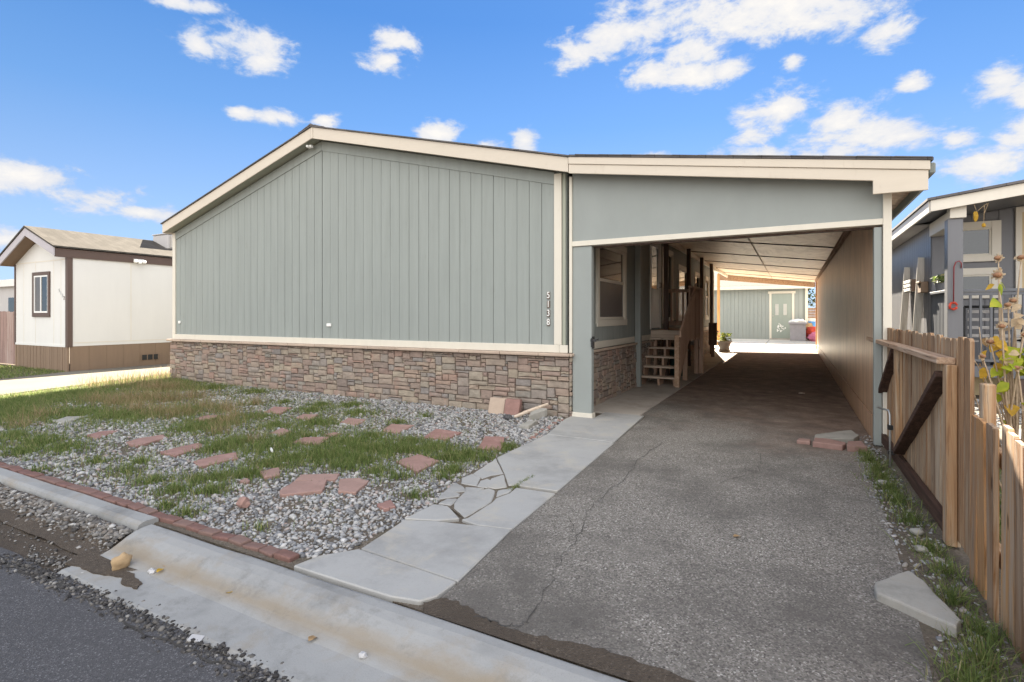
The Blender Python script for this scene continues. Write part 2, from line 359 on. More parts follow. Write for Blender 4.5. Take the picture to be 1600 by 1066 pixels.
SC.view_settings.view_transform = 'Standard'; SC.view_settings.look = 'None'; SC.view_settings.gamma = 1
SC.view_settings.exposure = 3.05
SC.cycles.max_bounces = 10; SC.cycles.diffuse_bounces = 6; SC.cycles.use_denoising = True
SC.cycles.sample_clamp_indirect = 8

w = bpy.data.worlds.new('World'); SC.world = w; w.use_nodes = True
T = NT.__new__(NT); T.m = w; T.t = w.node_tree; T.t.nodes.clear()
wo = T.n('ShaderNodeOutputWorld'); bg = T.n('ShaderNodeBackground'); T.l(bg.outputs[0], wo.inputs[0]); bg.inputs[1].default_value = .1
sky = T.n('ShaderNodeTexSky'); sky.sky_type = 'NISHITA'; sky.sun_disc = False; sky.sun_elevation = SUN_EL; sky.sun_rotation = SUN_AZ
sky.air_density = 1.; sky.dust_density = .2; sky.ozone_density = 2.2; sky.altitude = 1600
tc = T.n('ShaderNodeTexCoord'); dirv = tc.outputs['Generated']
sx = T.n('ShaderNodeSeparateXYZ'); T.l(dirv, sx.inputs[0]); X_, Y_, Z_ = sx.outputs
az = T.math('MULTIPLY', T.math('ARCTAN2', X_, Y_), 57.29578)
el = T.math('MULTIPLY', T.math('ARCSINE', Z_), 57.29578)
cb = T.n('ShaderNodeCombineXYZ'); T.l(az, cb.inputs[0]); T.l(el, cb.inputs[1]); P2 = cb.outputs[0]
CL = [(-55.2,24.6,4.6,2.0),(-53.2,23.6,2.6,1.4),(-58.6,23.9,1.6,1.6),(-59.9,26.6,3.2,.7),(-40.9,26.9,2.6,1.5),(-41.2,25.2,2.6,1.7),
      (-51.5,18.9,3.2,.75),(-55.3,18.9,1.6,.7),(-47.6,19.2,2.,.95),(-70.6,10.9,4.6,1.7),(-66.8,9.9,4.6,1.3),(-63.3,9.0,3.2,.9),
      (-36.3,18.7,2.4,1.3),(-26.6,18.3,2.0,1.5),(-30.5,17.8,2.6,.8),(-70,6.0,7,.8),
      (-20.8,26.0,3.4,1.6),(-17,27.6,4.2,2.2),(-10.5,28.,6.4,3.2),(-1.5,27.4,7.,2.6),(4.5,25.6,4.2,1.6),(7.4,23.6,2.0,1.5),(-9,25.6,4.2,2.2),
      (-13.,24.,3.2,1.8),(-9.2,23.4,3.6,1.5),(-5.6,23.2,2.6,1.3),(.0,22.9,1.1,.8),(9.1,19.4,1.2,.95),(14.6,17.9,1.9,1.6),(16.2,16.7,2.4,1.4),
      (-1.,18.9,4.2,2.2),(-3.6,17.6,2.4,1.6),(4.4,17.2,3.8,2.0),(8.6,15.2,3.6,1.7),(5.5,15.6,3,1.2),
      (-4.,14.9,5.5,1.6),(3.1,14.6,4.8,1.2),(-14.4,16.2,4.,.5),(13.6,12.2,3.8,1.9),(16.3,14.,2.6,1.9),(12.2,14.2,1.6,1.),(20,11,5,2),(-85,14,6,3),(30,20,8,4)]
F = None
for a, e, sa, se in CL:
    m = T.n('ShaderNodeVectorMath', operation='SUBTRACT'); T.l(P2, m.inputs[0]); m.inputs[1].default_value = (a, e, 0)
    q = T.n('ShaderNodeVectorMath', operation='MULTIPLY'); T.l(m.outputs[0], q.inputs[0]); q.inputs[1].default_value = (1/(sa*1.18), 1/(se*1.18), 0)
    ln = T.n('ShaderNodeVectorMath', operation='LENGTH'); T.l(q.outputs[0], ln.inputs[0])
    F = ln.outputs['Value'] if F is None else T.math('MINIMUM', F, ln.outputs['Value'])
F = T.math('MAXIMUM', T.math('SUBTRACT', 1., F), -.6)
mp = T.n('ShaderNodeMapping'); T.l(dirv, mp.inputs[0]); mp.inputs['Scale'].default_value = (1, 1, 1.9)
n1 = T.noise(mp.outputs[0], 15., 12, .64, .2)
n2 = T.noise(mp.outputs[0], 5., 6, .6)
dens = T.math('ADD', F, T.math('MULTIPLY', T.math('SUBTRACT', n1, .5), 2.9))
dr = T.n('ShaderNodeMapRange', interpolation_type='SMOOTHSTEP'); T.l(dens, dr.inputs[0]); dr.inputs[1].default_value = .04; dr.inputs[2].default_value = .74
cl_a = dr.outputs[0]
cshade = T.ramp(T.math('ADD', T.math('MULTIPLY', dens, .5), T.math('MULTIPLY', n2, .5)), [(.3, (.56,.66,.84)), (.5, (.74,.78,.87)), (.68, (.86,.86,.88)), (.9, (.98,.95,.91))])
# added bright cloud bank, unseen behind the camera, to light the shaded facade
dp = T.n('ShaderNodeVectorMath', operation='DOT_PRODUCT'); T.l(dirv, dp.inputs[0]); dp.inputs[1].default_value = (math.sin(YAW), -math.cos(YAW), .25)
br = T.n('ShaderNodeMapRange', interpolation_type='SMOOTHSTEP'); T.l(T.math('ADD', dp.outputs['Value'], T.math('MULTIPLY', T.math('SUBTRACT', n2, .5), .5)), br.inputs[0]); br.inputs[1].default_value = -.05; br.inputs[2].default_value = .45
tint = T.mix(sky.outputs[0], (1., 1., 1.), 1., 'MULTIPLY'); SKYMIX = T.t.nodes[-1]
SKYMIX.inputs[7].default_value = (.100, .145, .228, 1)
grad = T.ramp(T.math('DIVIDE', el, 60.), [(0, (.76,.86,.97)), (.14, (.56,.77,.98)), (.32, (.25,.53,.93)), (.48, (.12,.37,.83)), (1, (.10,.31,.75))])
KS = 1.12
blend = T.mix(tint, T.mix(grad, (KS, KS, KS), 1., 'MULTIPLY'), .62)
cw = T.mix(cshade, (1.24, 1.24, 1.24), 1., 'MULTIPLY')
c1 = T.mix(blend, cw, cl_a)
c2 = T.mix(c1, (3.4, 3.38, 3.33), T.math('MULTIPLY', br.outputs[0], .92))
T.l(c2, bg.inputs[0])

# ------------------------------------------------------------------ the ground, street, kerb, walk, driveway
struct('ground', MB().add([(-400,-400,-.22),(400,-400,-.22),(400,400,-.22),(-400,400,-.22)], [(0,1,2,3)]), M['field'])
def sheet(name, poly, z0, z1, mat, bevel=0, parent=None):
    return struct(name, MB().prism([(x, y, z0) for x, y in poly], (0, 0, z1-z0)), mat, parent, bevel=bevel)
sheet('yard', [(-60,-4.83),(40,-4.83),(40,70),(-60,70)], -.21, -.02, M['soil'])
# ragged street edge
xs = [-40,-20,-8] + [ -4 + .13*i for i in range(60)] + [5, 8, 20, 40]
edge = [(x, -5.40 + (.045*mnoise.noise(Vector((x*3.1, 1, 0))) + .03*mnoise.noise(Vector((x*9, 5, 0))) if -4 < x < 5 else 0) + (.07 if x > 2.6 else 0)) for x in xs]
sheet('street', [(-40,-16),(40,-16)] + edge[::-1], -.21, -.10, M['street'])
sheet('gutter_dirt', [(-40,-5.47),(40,-5.47),(40,-4.9),(-40,-4.9)], -.205, -.112, M['dirt'])
sheet('far_verge', [(-40,-40),(40,-40),(40,-16.02),(-40,-16.02)], -.21, -.06, M['soil'])
def ragged(poly, amp=.016, n=9):
    out = []
    for (a, b) in zip(poly, poly[1:]+poly[:1]):
        for i in range(n):
            f = i/n; x = a[0]+(b[0]-a[0])*f; y = a[1]+(b[1]-a[1])*f
            q = mnoise.noise_vector(Vector((x*9, y*9, 2)))*amp*1.3 + mnoise.noise_vector(Vector((x*31, y*31, 5)))*amp*.8
            out.append((x+q.x, y+q.y))
    return out
# rolled kerb and pan
def kerb(x0, x1, prof, name, m=M['kerb'], step=.25):
    mb = MB(); n = max(2, int((x1-x0)/step)+1); k = len(prof)
    for i in range(n):
        x = x0 + (x1-x0)*i/(n-1)
        for j, (y, z) in enumerate(prof):
            q = mnoise.noise(Vector((x*1.7, j*.7, 3)))
            ww = 0 if j in (0, k-1) else 1
            mb.v.append((x, y + .008*q, z + .004*q*ww))
    for i in range(n-1):
        for j in range(k-1): mb.f.append((i*k+j, i*k+j+1, (i+1)*k+j+1, (i+1)*k+j))
        mb.f.append((i*k+k-1, i*k, (i+1)*k, (i+1)*k+k-1))
    mb.f.append(tuple(range(k))); mb.f.append(tuple((n-1)*k+j for j in range(k))[::-1])
    return struct(name, mb, m, smooth=False)
roll = [(-4.86,-.2),(-4.86,-.012),(-4.88,-.002),(-4.93,-.001),(-4.985,-.012),(-5.03,-.030),(-5.075,-.054),(-5.12,-.074),(-5.17,-.088),(-5.25,-.094),(-5.37,-.096),(-5.395,-.105),(-5.40,-.2)]
kerb(-1.03, 12, roll, 'kerb')
roll2 = [(-4.80,-.2),(-4.80,.0),(-4.815,.012),(-4.90,.012),(-4.925,.0),(-4.95,-.05),(-4.965,-.11),(-4.97,-.2)]
kerb(-30, -1.09, roll2, 'kerb', step=.5)
mb = MB(); n = 90; rows = [(-4.968,-.018),(-5.03,-.05),(-5.12,-.085),(-5.22,-.103)]
for i in range(n):
    x = -30+ (28.93)*(i/(n-1))**.35
    for y, z in rows: mb.v.append((x, y+.012*mnoise.noise(Vector((x*4,y*9,1))), z+.012*mnoise.noise(Vector((x*5,y*11,4)))-(.03 if x > -1.12 else 0)))
for i in range(n-1):
    for j in range(3): mb.f.append((i*4+j, i*4+j+1, i*4+5+j, i*4+4+j))
struct('gutter_bank', mb, M['dirt'])
sheet('dirt_patch', ragged([(-1.25,-5.06),(-.98,-5.075),(-.84,-5.10),(-.66,-5.11),(-.6,-5.16),(-.66,-5.2),(-.55,-5.22),(-.42,-5.25),(-.40,-5.29),(-.52,-5.30),(-.62,-5.27),(-.72,-5.30),(-1.1,-5.33)]), -.1, -.0875, M['dirt'])
def kerb_joint(x, w_, prof):
    mb = MB(); l = []; r = []
    P_ = [prof[i] for i in range(2, 11)]; Q = []
    for (a, b) in zip(P_[:-1], P_[1:]):
        for k in range(3): f = k/3; Q.append((a[0]+(b[0]-a[0])*f, a[1]+(b[1]-a[1])*f))
    for y, z in Q:
        j = R.uniform(-.007, .007); k = w_*R.uniform(.4, 1.3); l.append((x+j-k, y, z+.0065)); r.append((x+j+k, y, z+.0065))
    m = len(Q); mb.add(l+r, [(i, i+1, m+i+1, m+i) for i in range(m-1)]); return mb
for x, w_ in ((2.75, .002), (4.6, .003)): struct('kerb_joint', kerb_joint(x, w_, roll), M['crack'])
# walkway: whole slabs, then the broken corner piece by piece
def slab(poly, z=.0, g=.004):
    cx = sum(p[0] for p in poly)/len(poly); cy = sum(p[1] for p in poly)/len(poly); out = []
    for x, y in poly:
        d = math.hypot(x-cx, y-cy); out.append((x-(x-cx)/d*g, y-(y-cy)/d*g, -.1))
    return out, (0, 0, .1+z)
mb = MB()
for poly, z in [([(.30,-4.84),(.33,-4.68),(.47,-4.505),(1.21,-4.555),(1.205,-4.72),(1.16,-4.80),(1.0,-4.835),(.8,-4.84)], .004),
                ([(.47,-4.495),(.44,-4.25),(.41,-4.02),(.62,-3.93),(1.14,-3.815),(1.21,-4.545)], .0),
                ([(.40,-4.01),(.41,-3.68),(.53,-3.665),(.585,-3.70),(.742,-3.825),(.63,-3.925)], .003),
                ([(.752,-3.83),(.775,-3.79),(.768,-3.44),(.75,-3.34),(.79,-3.2),(.772,-3.05),(1.115,-3.025),(1.14,-3.81),(.9,-3.86)], -.001),
                ([(.185,-2.345),(.2,-1.19),(1.03,-1.215),(1.11,-2.98),(.76,-3.005),(.698,-3.045),(.51,-2.775),(.38,-2.6)], .002),
                ([(.2,-1.18),(.04,-.24),(.04,.02),(.36,.02),(.36,.5),(.93,.5),(1.02,-1.2)], .004)]:
    mb.prism(*slab(poly, z))
PCS = [[(.21,-2.48),(.18,-2.35),(.5,-2.77),(.43,-2.87),(.41,-2.98),(.26,-2.9)],[(.26,-2.91),(.39,-2.98),(.47,-3.17),(.32,-3.17),(.25,-3.06)],[(.43,-3.04),(.45,-2.96),(.51,-2.99),(.57,-3.17),(.48,-3.18)],[(.48,-2.95),(.52,-2.8),(.7,-3.08),(.64,-3.16),(.56,-3.15)],[(.27,-3.18),(.39,-3.24),(.46,-3.32),(.4,-3.38),(.3,-3.35)],[(.3,-3.36),(.46,-3.4),(.48,-3.45),(.4,-3.54),(.37,-3.6)],[(.41,-3.25),(.56,-3.2),(.55,-3.3),(.5,-3.47),(.46,-3.32)],[(.43,-3.65),(.43,-3.54),(.5,-3.5),(.54,-3.64)],[(.5,-3.49),(.52,-3.36),(.59,-3.18),(.67,-3.21),(.76,-3.43),(.76,-3.79),(.59,-3.67),(.53,-3.58)],[(.69,-3.2),(.76,-3.07),(.78,-3.2),(.74,-3.32)]]
for i, p in enumerate(PCS): mb.prism(*slab(ragged(p, .006, 4), R.uniform(-.002, .004), -.0025))
sheet('crack_dirt', [(.2,-2.4),(.5,-2.72),(.8,-3.1),(.78,-3.8),(.6,-3.7),(.42,-3.62),(.3,-3.4),(.24,-3.)], -.15, -.006, M["soil"])
walk = struct('walkway', mb, M['walk'], bevel=.006)
# driveway sheet rises very slightly to the back
mb = MB()
outline = [(1.15,-4.835),(3.2,-4.835),(3.27,-4.),(3.33,-2.6),(3.36,-1.2),(3.45,-.3),(3.56,.3)]
mb.prism([(1.22,-4.82,-.15),(3.2,-4.82,-.15),(3.27,-4.,-.15),(3.33,-2.6,-.15),(3.36,-1.2,-.15),(3.45,-.3,-.15),(3.55,.3,-.15),(3.55,.5,-.15),(.955,.5,-.15),(1.03,-1.2,-.15),(1.115,-3.,-.15),(1.145,-3.8,-.15),(1.215,-4.55,-.15)], (0,0,.142))
mb.prism([(.88,.5,-.15),(.88,16.4,-.15),(.88,16.4,gz(16.4)-.008),(.88,.5,-.008)], (2.67,0,0))
struct('driveway', mb, M['drive'])
mb = MB(); mb.prism([(0.02,.5,-.15),(0.02,16.4,-.15),(0.02,16.4,gz(16.4)),(0.02,.5,.002)], (.85,0,0))
struct('carport_walk', mb, M['side_slab'], bevel=.005)
mb = MB(); mb.prism([(-14,16.42,-.15),(-14,27,-.15),(-14,27,gz(26)-.004),(-14,16.42,gz(16.4)+.004)], (20,0,0))
struct('rear_slab', mb, M['slab'])
mb = MB()
for y in (18.2, 20.6, 23.2): mb.prism([(-3,y,gz(y)+.001),(6,y,gz(y)+.001),(6,y+.02,gz(y)+.001),(-3,y+.02,gz(y)+.001)], (0,0,.003))
mb.prism([(1.6,16.5,gz(17)+.0),(1.62,16.5,gz(17)),(1.62,25,gz(25)+.002),(1.6,25,gz(25)+.002)], (0,0,.003))
struct('slab_joint', mb, M['crack'])
# cracks that wander along the driveway
def crack(pts, w, z, amp=.02, n=7):
    mb = MB(); L = []
    for (a, b) in zip(pts[:-1], pts[1:]):
        for i in range(n):
            f = i/n; x = a[0]+(b[0]-a[0])*f; y = a[1]+(b[1]-a[1])*f
            L.append((x+amp*R.uniform(-1, 1), y+amp*R.uniform(-1, 1)))
    L.append(pts[-1]); l = []; r = []
    for i, (x, y) in enumerate(L):
        a = L[max(0, i-1)]; b = L[min(len(L)-1, i+1)]; d = math.hypot(b[0]-a[0], b[1]-a[1]) or 1
        nx, ny = -(b[1]-a[1])/d, (b[0]-a[0])/d; k = w*R.uniform(.3, 1.3) * (1 if 0 < i < len(L)-1 else .1)
        l.append((x+nx*k, y+ny*k, z)); r.append((x-nx*k, y-ny*k, z))
    m = len(L)
    mb.add(l + r, [(i, i+1, m+i+1, m+i) for i in range(m-1)]); return mb
allc = MB()
for pts, wd in [([(1.66,-4.8),(1.7,-4.67),(1.64,-4.29),(1.59,-4.11),(1.58,-3.78),(1.46,-3.3),(1.46,-2.92),(1.49,-2.35),(1.43,-1.68),(1.5,-.8)], .0022),
                ([(1.44,-4.79),(1.55,-4.77),(1.68,-4.74)], .004), ([(1.15,-3.5),(1.4,-3.45),(1.6,-3.8)], .002), ([(2.2,-2.2),(2.5,-1.6),(2.45,-.8)], .002)]:
    c = crack(pts, wd, -.0035); b = len(allc.v); allc.v += c.v; allc.f += [tuple(i+b for i in f) for f in c.f]
for pts, wd in [([(.6,-4.2),(.85,-3.9),(1.13,-3.8)], .0)]: pass
struct('driveway_crack', allc, M['crack'], fix=True)
allc = MB()
for pts, wd in [([(-1.9,-5.62),(-1.45,-5.50),(-1.1,-5.47),(-.75,-5.45)], .012), ([(-1.6,-5.50),(-1.2,-5.44),(-.95,-5.45)], .010), ([(-.2,-5.50),(.3,-5.46),(.75,-5.44)], .006), ([(.75,-5.44),(.8,-5.62),(.95,-5.75)], .006)]:
    c = crack(pts, wd, -.0962); b = len(allc.v); allc.v += c.v; allc.f += [tuple(i+b for i in f) for f in c.f]
struct('street_crack', allc, M['crack'])
# washed-out dirt where the driveway meets the kerb
top = [(1.17,-4.79),(1.24,-4.70),(1.36,-4.715),(1.5,-4.76),(1.65,-4.79),(1.87,-4.75),(2.11,-4.72),(2.38,-4.745),(2.8,-4.72),(3.2,-4.76)]
mb = MB(); n = 60; l = []; r = []
for i in range(n):
    f = i/(n-1)*(len(top)-1); k = min(int(f), len(top)-2); f -= k
    x = top[k][0]*(1-f)+top[k+1][0]*f; y = top[k][1]*(1-f)+top[k+1][1]*f + R.uniform(-.014, .014)
    l.append((x, y, -.004)); r.append((x+.06, -4.862, -.004))
mb.add(l+r, [(i, i+1, n+i+1, n+i) for i in range(n-1)])
struct('dirt_patch', mb, M['dirt'])
# soil bank along the gate and pickets
mb = MB(); mb.prism([(3.2,-4.83,-.15),(3.9,-4.83,-.15),(3.9,-3,-.15),(3.62,-3,-.15),(3.62,.28,-.15),(3.55,.28,-.15),(3.45,-.3,-.15),(3.36,-1.2,-.15),(3.33,-2.6,-.15),(3.27,-4.,-.15)], (0,0,.138))
struct('soil_bank', mb, M['soil'])
# neighbour's driveway
sheet('neighbor_driveway', [(-11.3,-4.79),(-8.95,-4.79),(-9.58,-2.89),(-10.55,.58),(-10.4,14),(-13.2,14),(-13.22,-.3),(-12.55,-1.95)], -.15, .0, M['drive2'])
sheet('stepping_slab', [(5.0,1.1),(6.6,1.0),(6.7,1.75),(5.1,1.8)], -.1, .005, M['walk'], .01)
sheet('stepping_slab', [(4.6,-.1),(6.2,-.25),(6.3,.6),(4.75,.7)], -.1, .005, M['walk'], .01)
# ------------------------------------------------------------------ main house
RX, RZ = -4.82, 4.76                       # ridge
EL = (-9.48, 3.41); ER = (.09, 3.53)
def roofz(x): return EL[1] + (x-EL[0])*(RZ-EL[1])/(RX-EL[0]) if x < RX else RZ + (x-RX)*(ER[1]-RZ)/(ER[0]-RX)
HY1 = 15.1
house = thing('manufactured_house', (-4.7, 0, 0), 'long grey-green manufactured house with a low gable front over a stone skirting', 'house')
# backing shell
mb = MB(); mb.prism([(-9.42,.03,0),(-.03,.03,0),(-.03,.03,roofz(0)-.16),(RX,.03,RZ-.16),(-9.42,.03,roofz(-9.42)-.16)], (0, HY1-.06, 0))
shell = mb.build('wall', M['groove'], house)
# front siding: boards between routed grooves
mb = MB(); x = -9.37; xs = []
gx = -4.81
left = [gx - .2*i for i in range(0, 24)]; right = [gx + .2*i for i in range(0, 24)]
edges = sorted(set([round(v, 3) for v in left+right if -9.36 < v < -.22] + [-9.37, -.21]))
for a, b in zip(edges[:-1], edges[1:]):
    ga = .0034 + R.uniform(-.0015, .0015); gb = .0034 + R.uniform(-.0015, .0015)
    if abs(a-gx) < .01: ga = .009
    if abs(b-gx) < .01: gb = .009
    x0, x1 = a+ga, b-gb; y = .004 + R.uniform(-.001, .001)
    mb.prism([(x0,y,.985),(x1,y,.985),(x1,y,roofz(x1)-.2),(x0,y,roofz(x0)-.2)], (0,.022,0))
mb.build('siding', M['siding'], house)
def side_boards(y0, y1, holes, xf=0., th=.018, z0=.985, ztop=None):
    mb = MB(); k = int((y1-y0)/.2)
    for i in range(k):
        a, b = y0+i*.2+.005, y0+(i+1)*.2-.005
        segs = [(z0, ztop)]
        for (h0, h1, hz0, hz1) in holes:
            if h0 < (a+b)/2 < h1:
                segs = [(z0, hz0), (hz1, ztop)]
        for s0, s1 in segs:
            if s1 > s0: mb.box(xf-.026, xf-.026+th+.02, a, b, s0, s1)
    return mb
WIN = [(1.22, 2.78, 1.27, 2.62), (5.9, 7.1, 1.25, 3.0), (7.9, 9.4, 1.3, 2.75), (10.6, 11.7, 1.3, 2.75), (12.8, 13.6, 1.3, 2.75)]
DOOR = (4.75, 5.62, 1.10, 3.06)
side_boards(.12, HY1-.1, WIN+[DOOR], ztop=3.36).build('siding', M['siding'], house)
mb = MB(); mb.box(-9.46,-9.42,.1,HY1-.1,.985,3.3); mb.build('siding', M['siding'], house)
# frieze that follows the rake, proud of the boards
mb = MB()
for a, b in ((-9.37, RX-.002), (RX+.002, -.21)):
    mb.prism([(a,-.012,roofz(a)-.36),(b,-.012,roofz(b)-.36),(b,-.012,roofz(b)-.19),(a,-.012,roofz(a)-.19)], (0,.016,0))
mb.build('frieze', M['siding'], house, bevel=.002)
# soffit
mb = MB()
for a, b in ((-9.6+.13, RX-.01), (RX+.01, .09)):
    mb.prism([(a,-.205,roofz(a)-.165),(b,-.205,roofz(b)-.165),(b,-.205,roofz(b)-.15),(a,-.205,roofz(a)-.15)], (0,.235,0))
mb.box(-9.47,-9.38,.0,HY1,3.235,3.25)
mb.build('soffit', M['soffit'], house)
# fascia boards of the rake
mb = MB()
a, b = -9.48, RX-.035
mb.prism([(a,-.23,roofz(a)-.2),(b,-.23,roofz(b)-.2),(b,-.23,roofz(b)),(a,-.23,roofz(a))], (0,.025,0))
mb.prism([(b+.004,-.232,roofz(b)-.2),(RX,-.232,RZ-.2),(RX+.03,-.232,RZ-.205),(RX+.03,-.232,RZ-.005),(RX,-.232,RZ),(b+.004,-.232,roofz(b))], (0,.025,0))
a, b = RX+.036, .088
mb.prism([(a,-.23,roofz(a)-.2),(b,-.23,roofz(b)-.2),(b,-.23,roofz(b)),(a,-.23,roofz(a))], (0,.025,0))
mb.prism([(-9.485,-.204,3.21),(-9.485,-.204,3.405),(-9.46,-.204,3.41),(-9.46,-.204,3.21)], (0,HY1,0))
mb.build('fascia', M['fascia'], house, bevel=.004)
# roof sheet with a rough shingle edge
mb = MB(); th = .02
poly = [(-9.51, 3.402), (RX, RZ+.003), (.105, 3.533), (.105, 3.533+th), (RX, RZ+.003+th), (-9.51, 3.402+th)]
mb.prism([(x, -.255, z) for x, z in poly], (0, HY1+.4, 0))
for s in (-1, 1):
    for k in range(3):
        x0 = RX + s*(.0+k*.10); x1 = RX + s*(.12+k*.10)
        mb.prism([(x0,-.262+.003*k,roofz(x0)+.034+.012*(2-k)),(x1,-.262+.003*k,roofz(x1)+.034),(x1,-.262+.003*k,roofz(x1)+.024),(x0,-.262+.003*k,roofz(x0)+.026)], (0,HY1+.3,0))
mb.build('roof', M['roof'], house)
# horizontal trim, corner boards
mb = MB()
mb.box(-9.46,-.13,-.024,.004,.875,.985)
mb.build('base_trim', M['trim'], house, bevel=.004)
mb = MB(); mb.box(-.008,.022,.14,HY1,.875,.985); mb.build('base_trim', M['trim'], house, bevel=.004)
mb = MB(); mb.box(-9.47,-9.37,-.022,.02,.986,roofz(-9.44)-.19); mb.build('corner_board', M['trim'], house, bevel=.004)
mb = MB(); mb.box(-.21,-.098,-.022,.012,.986,roofz(-.1)-.185); mb.build('corner_board', M['trim'], house, bevel=.004)
mb = MB(); mb.box(-.094,-.045,.006,.03,.986,roofz(-.1)-.185); mb.build('corner_board', M['soffit'], house, bevel=.003)  # cream side board; its shade is put into the colour with the grey soffit paint
mb = MB(); mb.box(-.128,-.004,-.0235,.012,.876,.984); mb.build('base_trim', M['trim'], house, bevel=.004)
mb = MB(); mb.box(-.002,.022,.03,.135,.876,3.34); mb.build('corner_board', M['trim'], house, bevel=.004)
mb = MB(); mb.box(-.03,.024,HY1-.1,HY1+.02,.876,3.34); mb.build('corner_board', M['trim'], house, bevel=.004)
# stone cap in lengths
mb = MB(); x = -9.56
while x < .02:
    l = min(R.uniform(.55, .75), .05-x); mb.box(x, x+l-.004, -.105-R.uniform(0, .004), .0, .828, .873+R.uniform(-.001, .001)); x += l
y = -.1
while y < 14.9:
    l = R.uniform(.55, .75); mb.box(.05, .085+R.uniform(0, .004), y, y+l-.004, .828, .873); y += l
mb.build('skirting_cap', M['cap'], house, bevel=.012, seg=2)
# ashlar stone skirting
def ashlar(W, H, seed):
    r = random.Random(seed); u, vv = .042, .0335
    nx, ny = int(W/u), int(H/vv); g = np.zeros((ny, nx), bool); out = []
    for j in range(ny):
        for i in range(nx):
            if g[j, i]: continue
            h = r.choice([1, 2, 2, 2, 2, 3, 3, 3, 4]); w_ = r.choice([3, 4, 5, 6, 6, 7, 8]) if h > 1 else r.choice([5, 6, 8, 9])
            h = min(h, ny-j); k = 0
            while i+k < nx and k < w_ and not g[j, i+k]: k += 1
            if i+k < nx and i+k+2 >= nx and not g[j, i+k:nx].any(): k = nx-i
            if k < 3: h = min(h, 2)
            if k < 2: h = 1
            while h > 1 and g[j:j+h, i:i+k].any(): h -= 1
            g[j:j+h, i:i+k] = True; out.append((i*W/nx, (i+k)*W/nx, j*H/ny, (j+h)*H/ny))
    return out
def stones(mb, rects, place, seed):
    r = random.Random(seed)
    for (a0, a1, b0, b1) in rects:
        g = .0045; j = lambda: r.uniform(-.0045, .0045); d = r.uniform(.018, .036)
        q = [(a0+g+j(), b0+g+j()), ((a0+a1)/2, b0+g+j()*1.3), (a1-g+j(), b0+g+j()), (a1-g+j(), (b0+b1)/2), (a1-g+j(), b1-g+j()), ((a0+a1)/2, b1-g+j()*1.3), (a0+g+j(), b1-g+j()), (a0+g+j(), (b0+b1)/2)]
        ca, cb_ = (a0+a1)/2, (b0+b1)/2; base = len(mb.v); c = .009
        def ins(p):
            dx, dy = ca-p[0], cb_-p[1]; L = math.hypot(dx, dy) or 1
            return p[0]+dx/L*c, p[1]+dy/L*c
        for p in q: mb.v.append(place(p[0], p[1], 0))
        for p in q: mb.v.append(place(p[0], p[1], d-.012))
        for p in q: mb.v.append(place(*ins(p), d+j()))
        mb.v.append(place(ca, cb_, d+.004+j()))
        for L0 in (0, 8):
            for k in range(8): mb.f.append((base+L0+k, base+L0+(k+1) % 8, base+L0+8+(k+1) % 8, base+L0+8+k))
        for k in range(8): mb.f.append((base+16+k, base+16+(k+1) % 8, base+24))
sk = MB(); sk.box(-9.5,.0,-.02,.028,-.06,.83); sk.box(-.03,.03,.03,HY1,-.06,.83)
sk = sk.build('skirting', M['mortar'], house)
mb = MB(); stones(mb, ashlar(9.55, .85, 3), lambda a, b, d: (-9.525+a, -.02-d, -.03+b), 4)
stones(mb, ashlar(3.6, .85, 8), lambda a, b, d: (.03+d, -.04+a, -.03+b), 9)
stones(mb, ashlar(11.3, .85, 18), lambda a, b, d: (.03+d, 3.57+a, -.03+b), 19)
mb.build('stone_veneer', M['stone'], sk)
# outlet covers, camera under the ridge
mb = MB(); mb.box(-9.25,-9.19,-.022,.004,1.22,1.28); mb.build('outlet_cover', M['white'], house, bevel=.006)
mb = MB(); mb.box(-4.68,-4.575,-.022,.004,1.20,1.255); mb.build('outlet_cover', M['white'], house, bevel=.006)
mb = MB(); mb.box(-5.03,-4.93,-.15,-.09,4.44,4.49); mb.tube([(-4.98,-.15,4.465),(-4.98,-.2,4.45)], .022, 10); mb.build('security_light', M['white'], house, bevel=.006)
# house number 5 1 3 8 down the corner
def digit(ch, size, mat, parent, loc, rot, name='digit', ext=.004):
    cu = bpy.data.curves.new('d', 'FONT'); cu.body = ch; cu.size = size; cu.extrude = ext; cu.align_x = 'CENTER'; cu.align_y = 'CENTER'
    tmp = bpy.data.objects.new('d', cu); COL.objects.link(tmp)
    me = bpy.data.meshes.new_from_object(tmp.evaluated_get(bpy.context.evaluated_depsgraph_get()))
    bpy.data.objects.remove(tmp)
    me.materials.clear(); me.materials.append(mat); me.name = name
    o = bpy.data.objects.new(name, me); COL.objects.link(o); o.parent = parent; o.location = Vector(loc) - wloc(parent); o.rotation_euler = rot
    return o
for i, ch in enumerate('5138'):
    z = 1.685 - i*.127
    p = MB().box(-.328,-.277,-.006,.004,z-.056,z+.052).build('number_plaque', M['plaque'], house, bevel=.004)
    o = digit(ch, .128, M['white'], p, (-.3025,-.009,z), (math.pi/2, 0, 0)); o.scale = (.8, 1, 1)
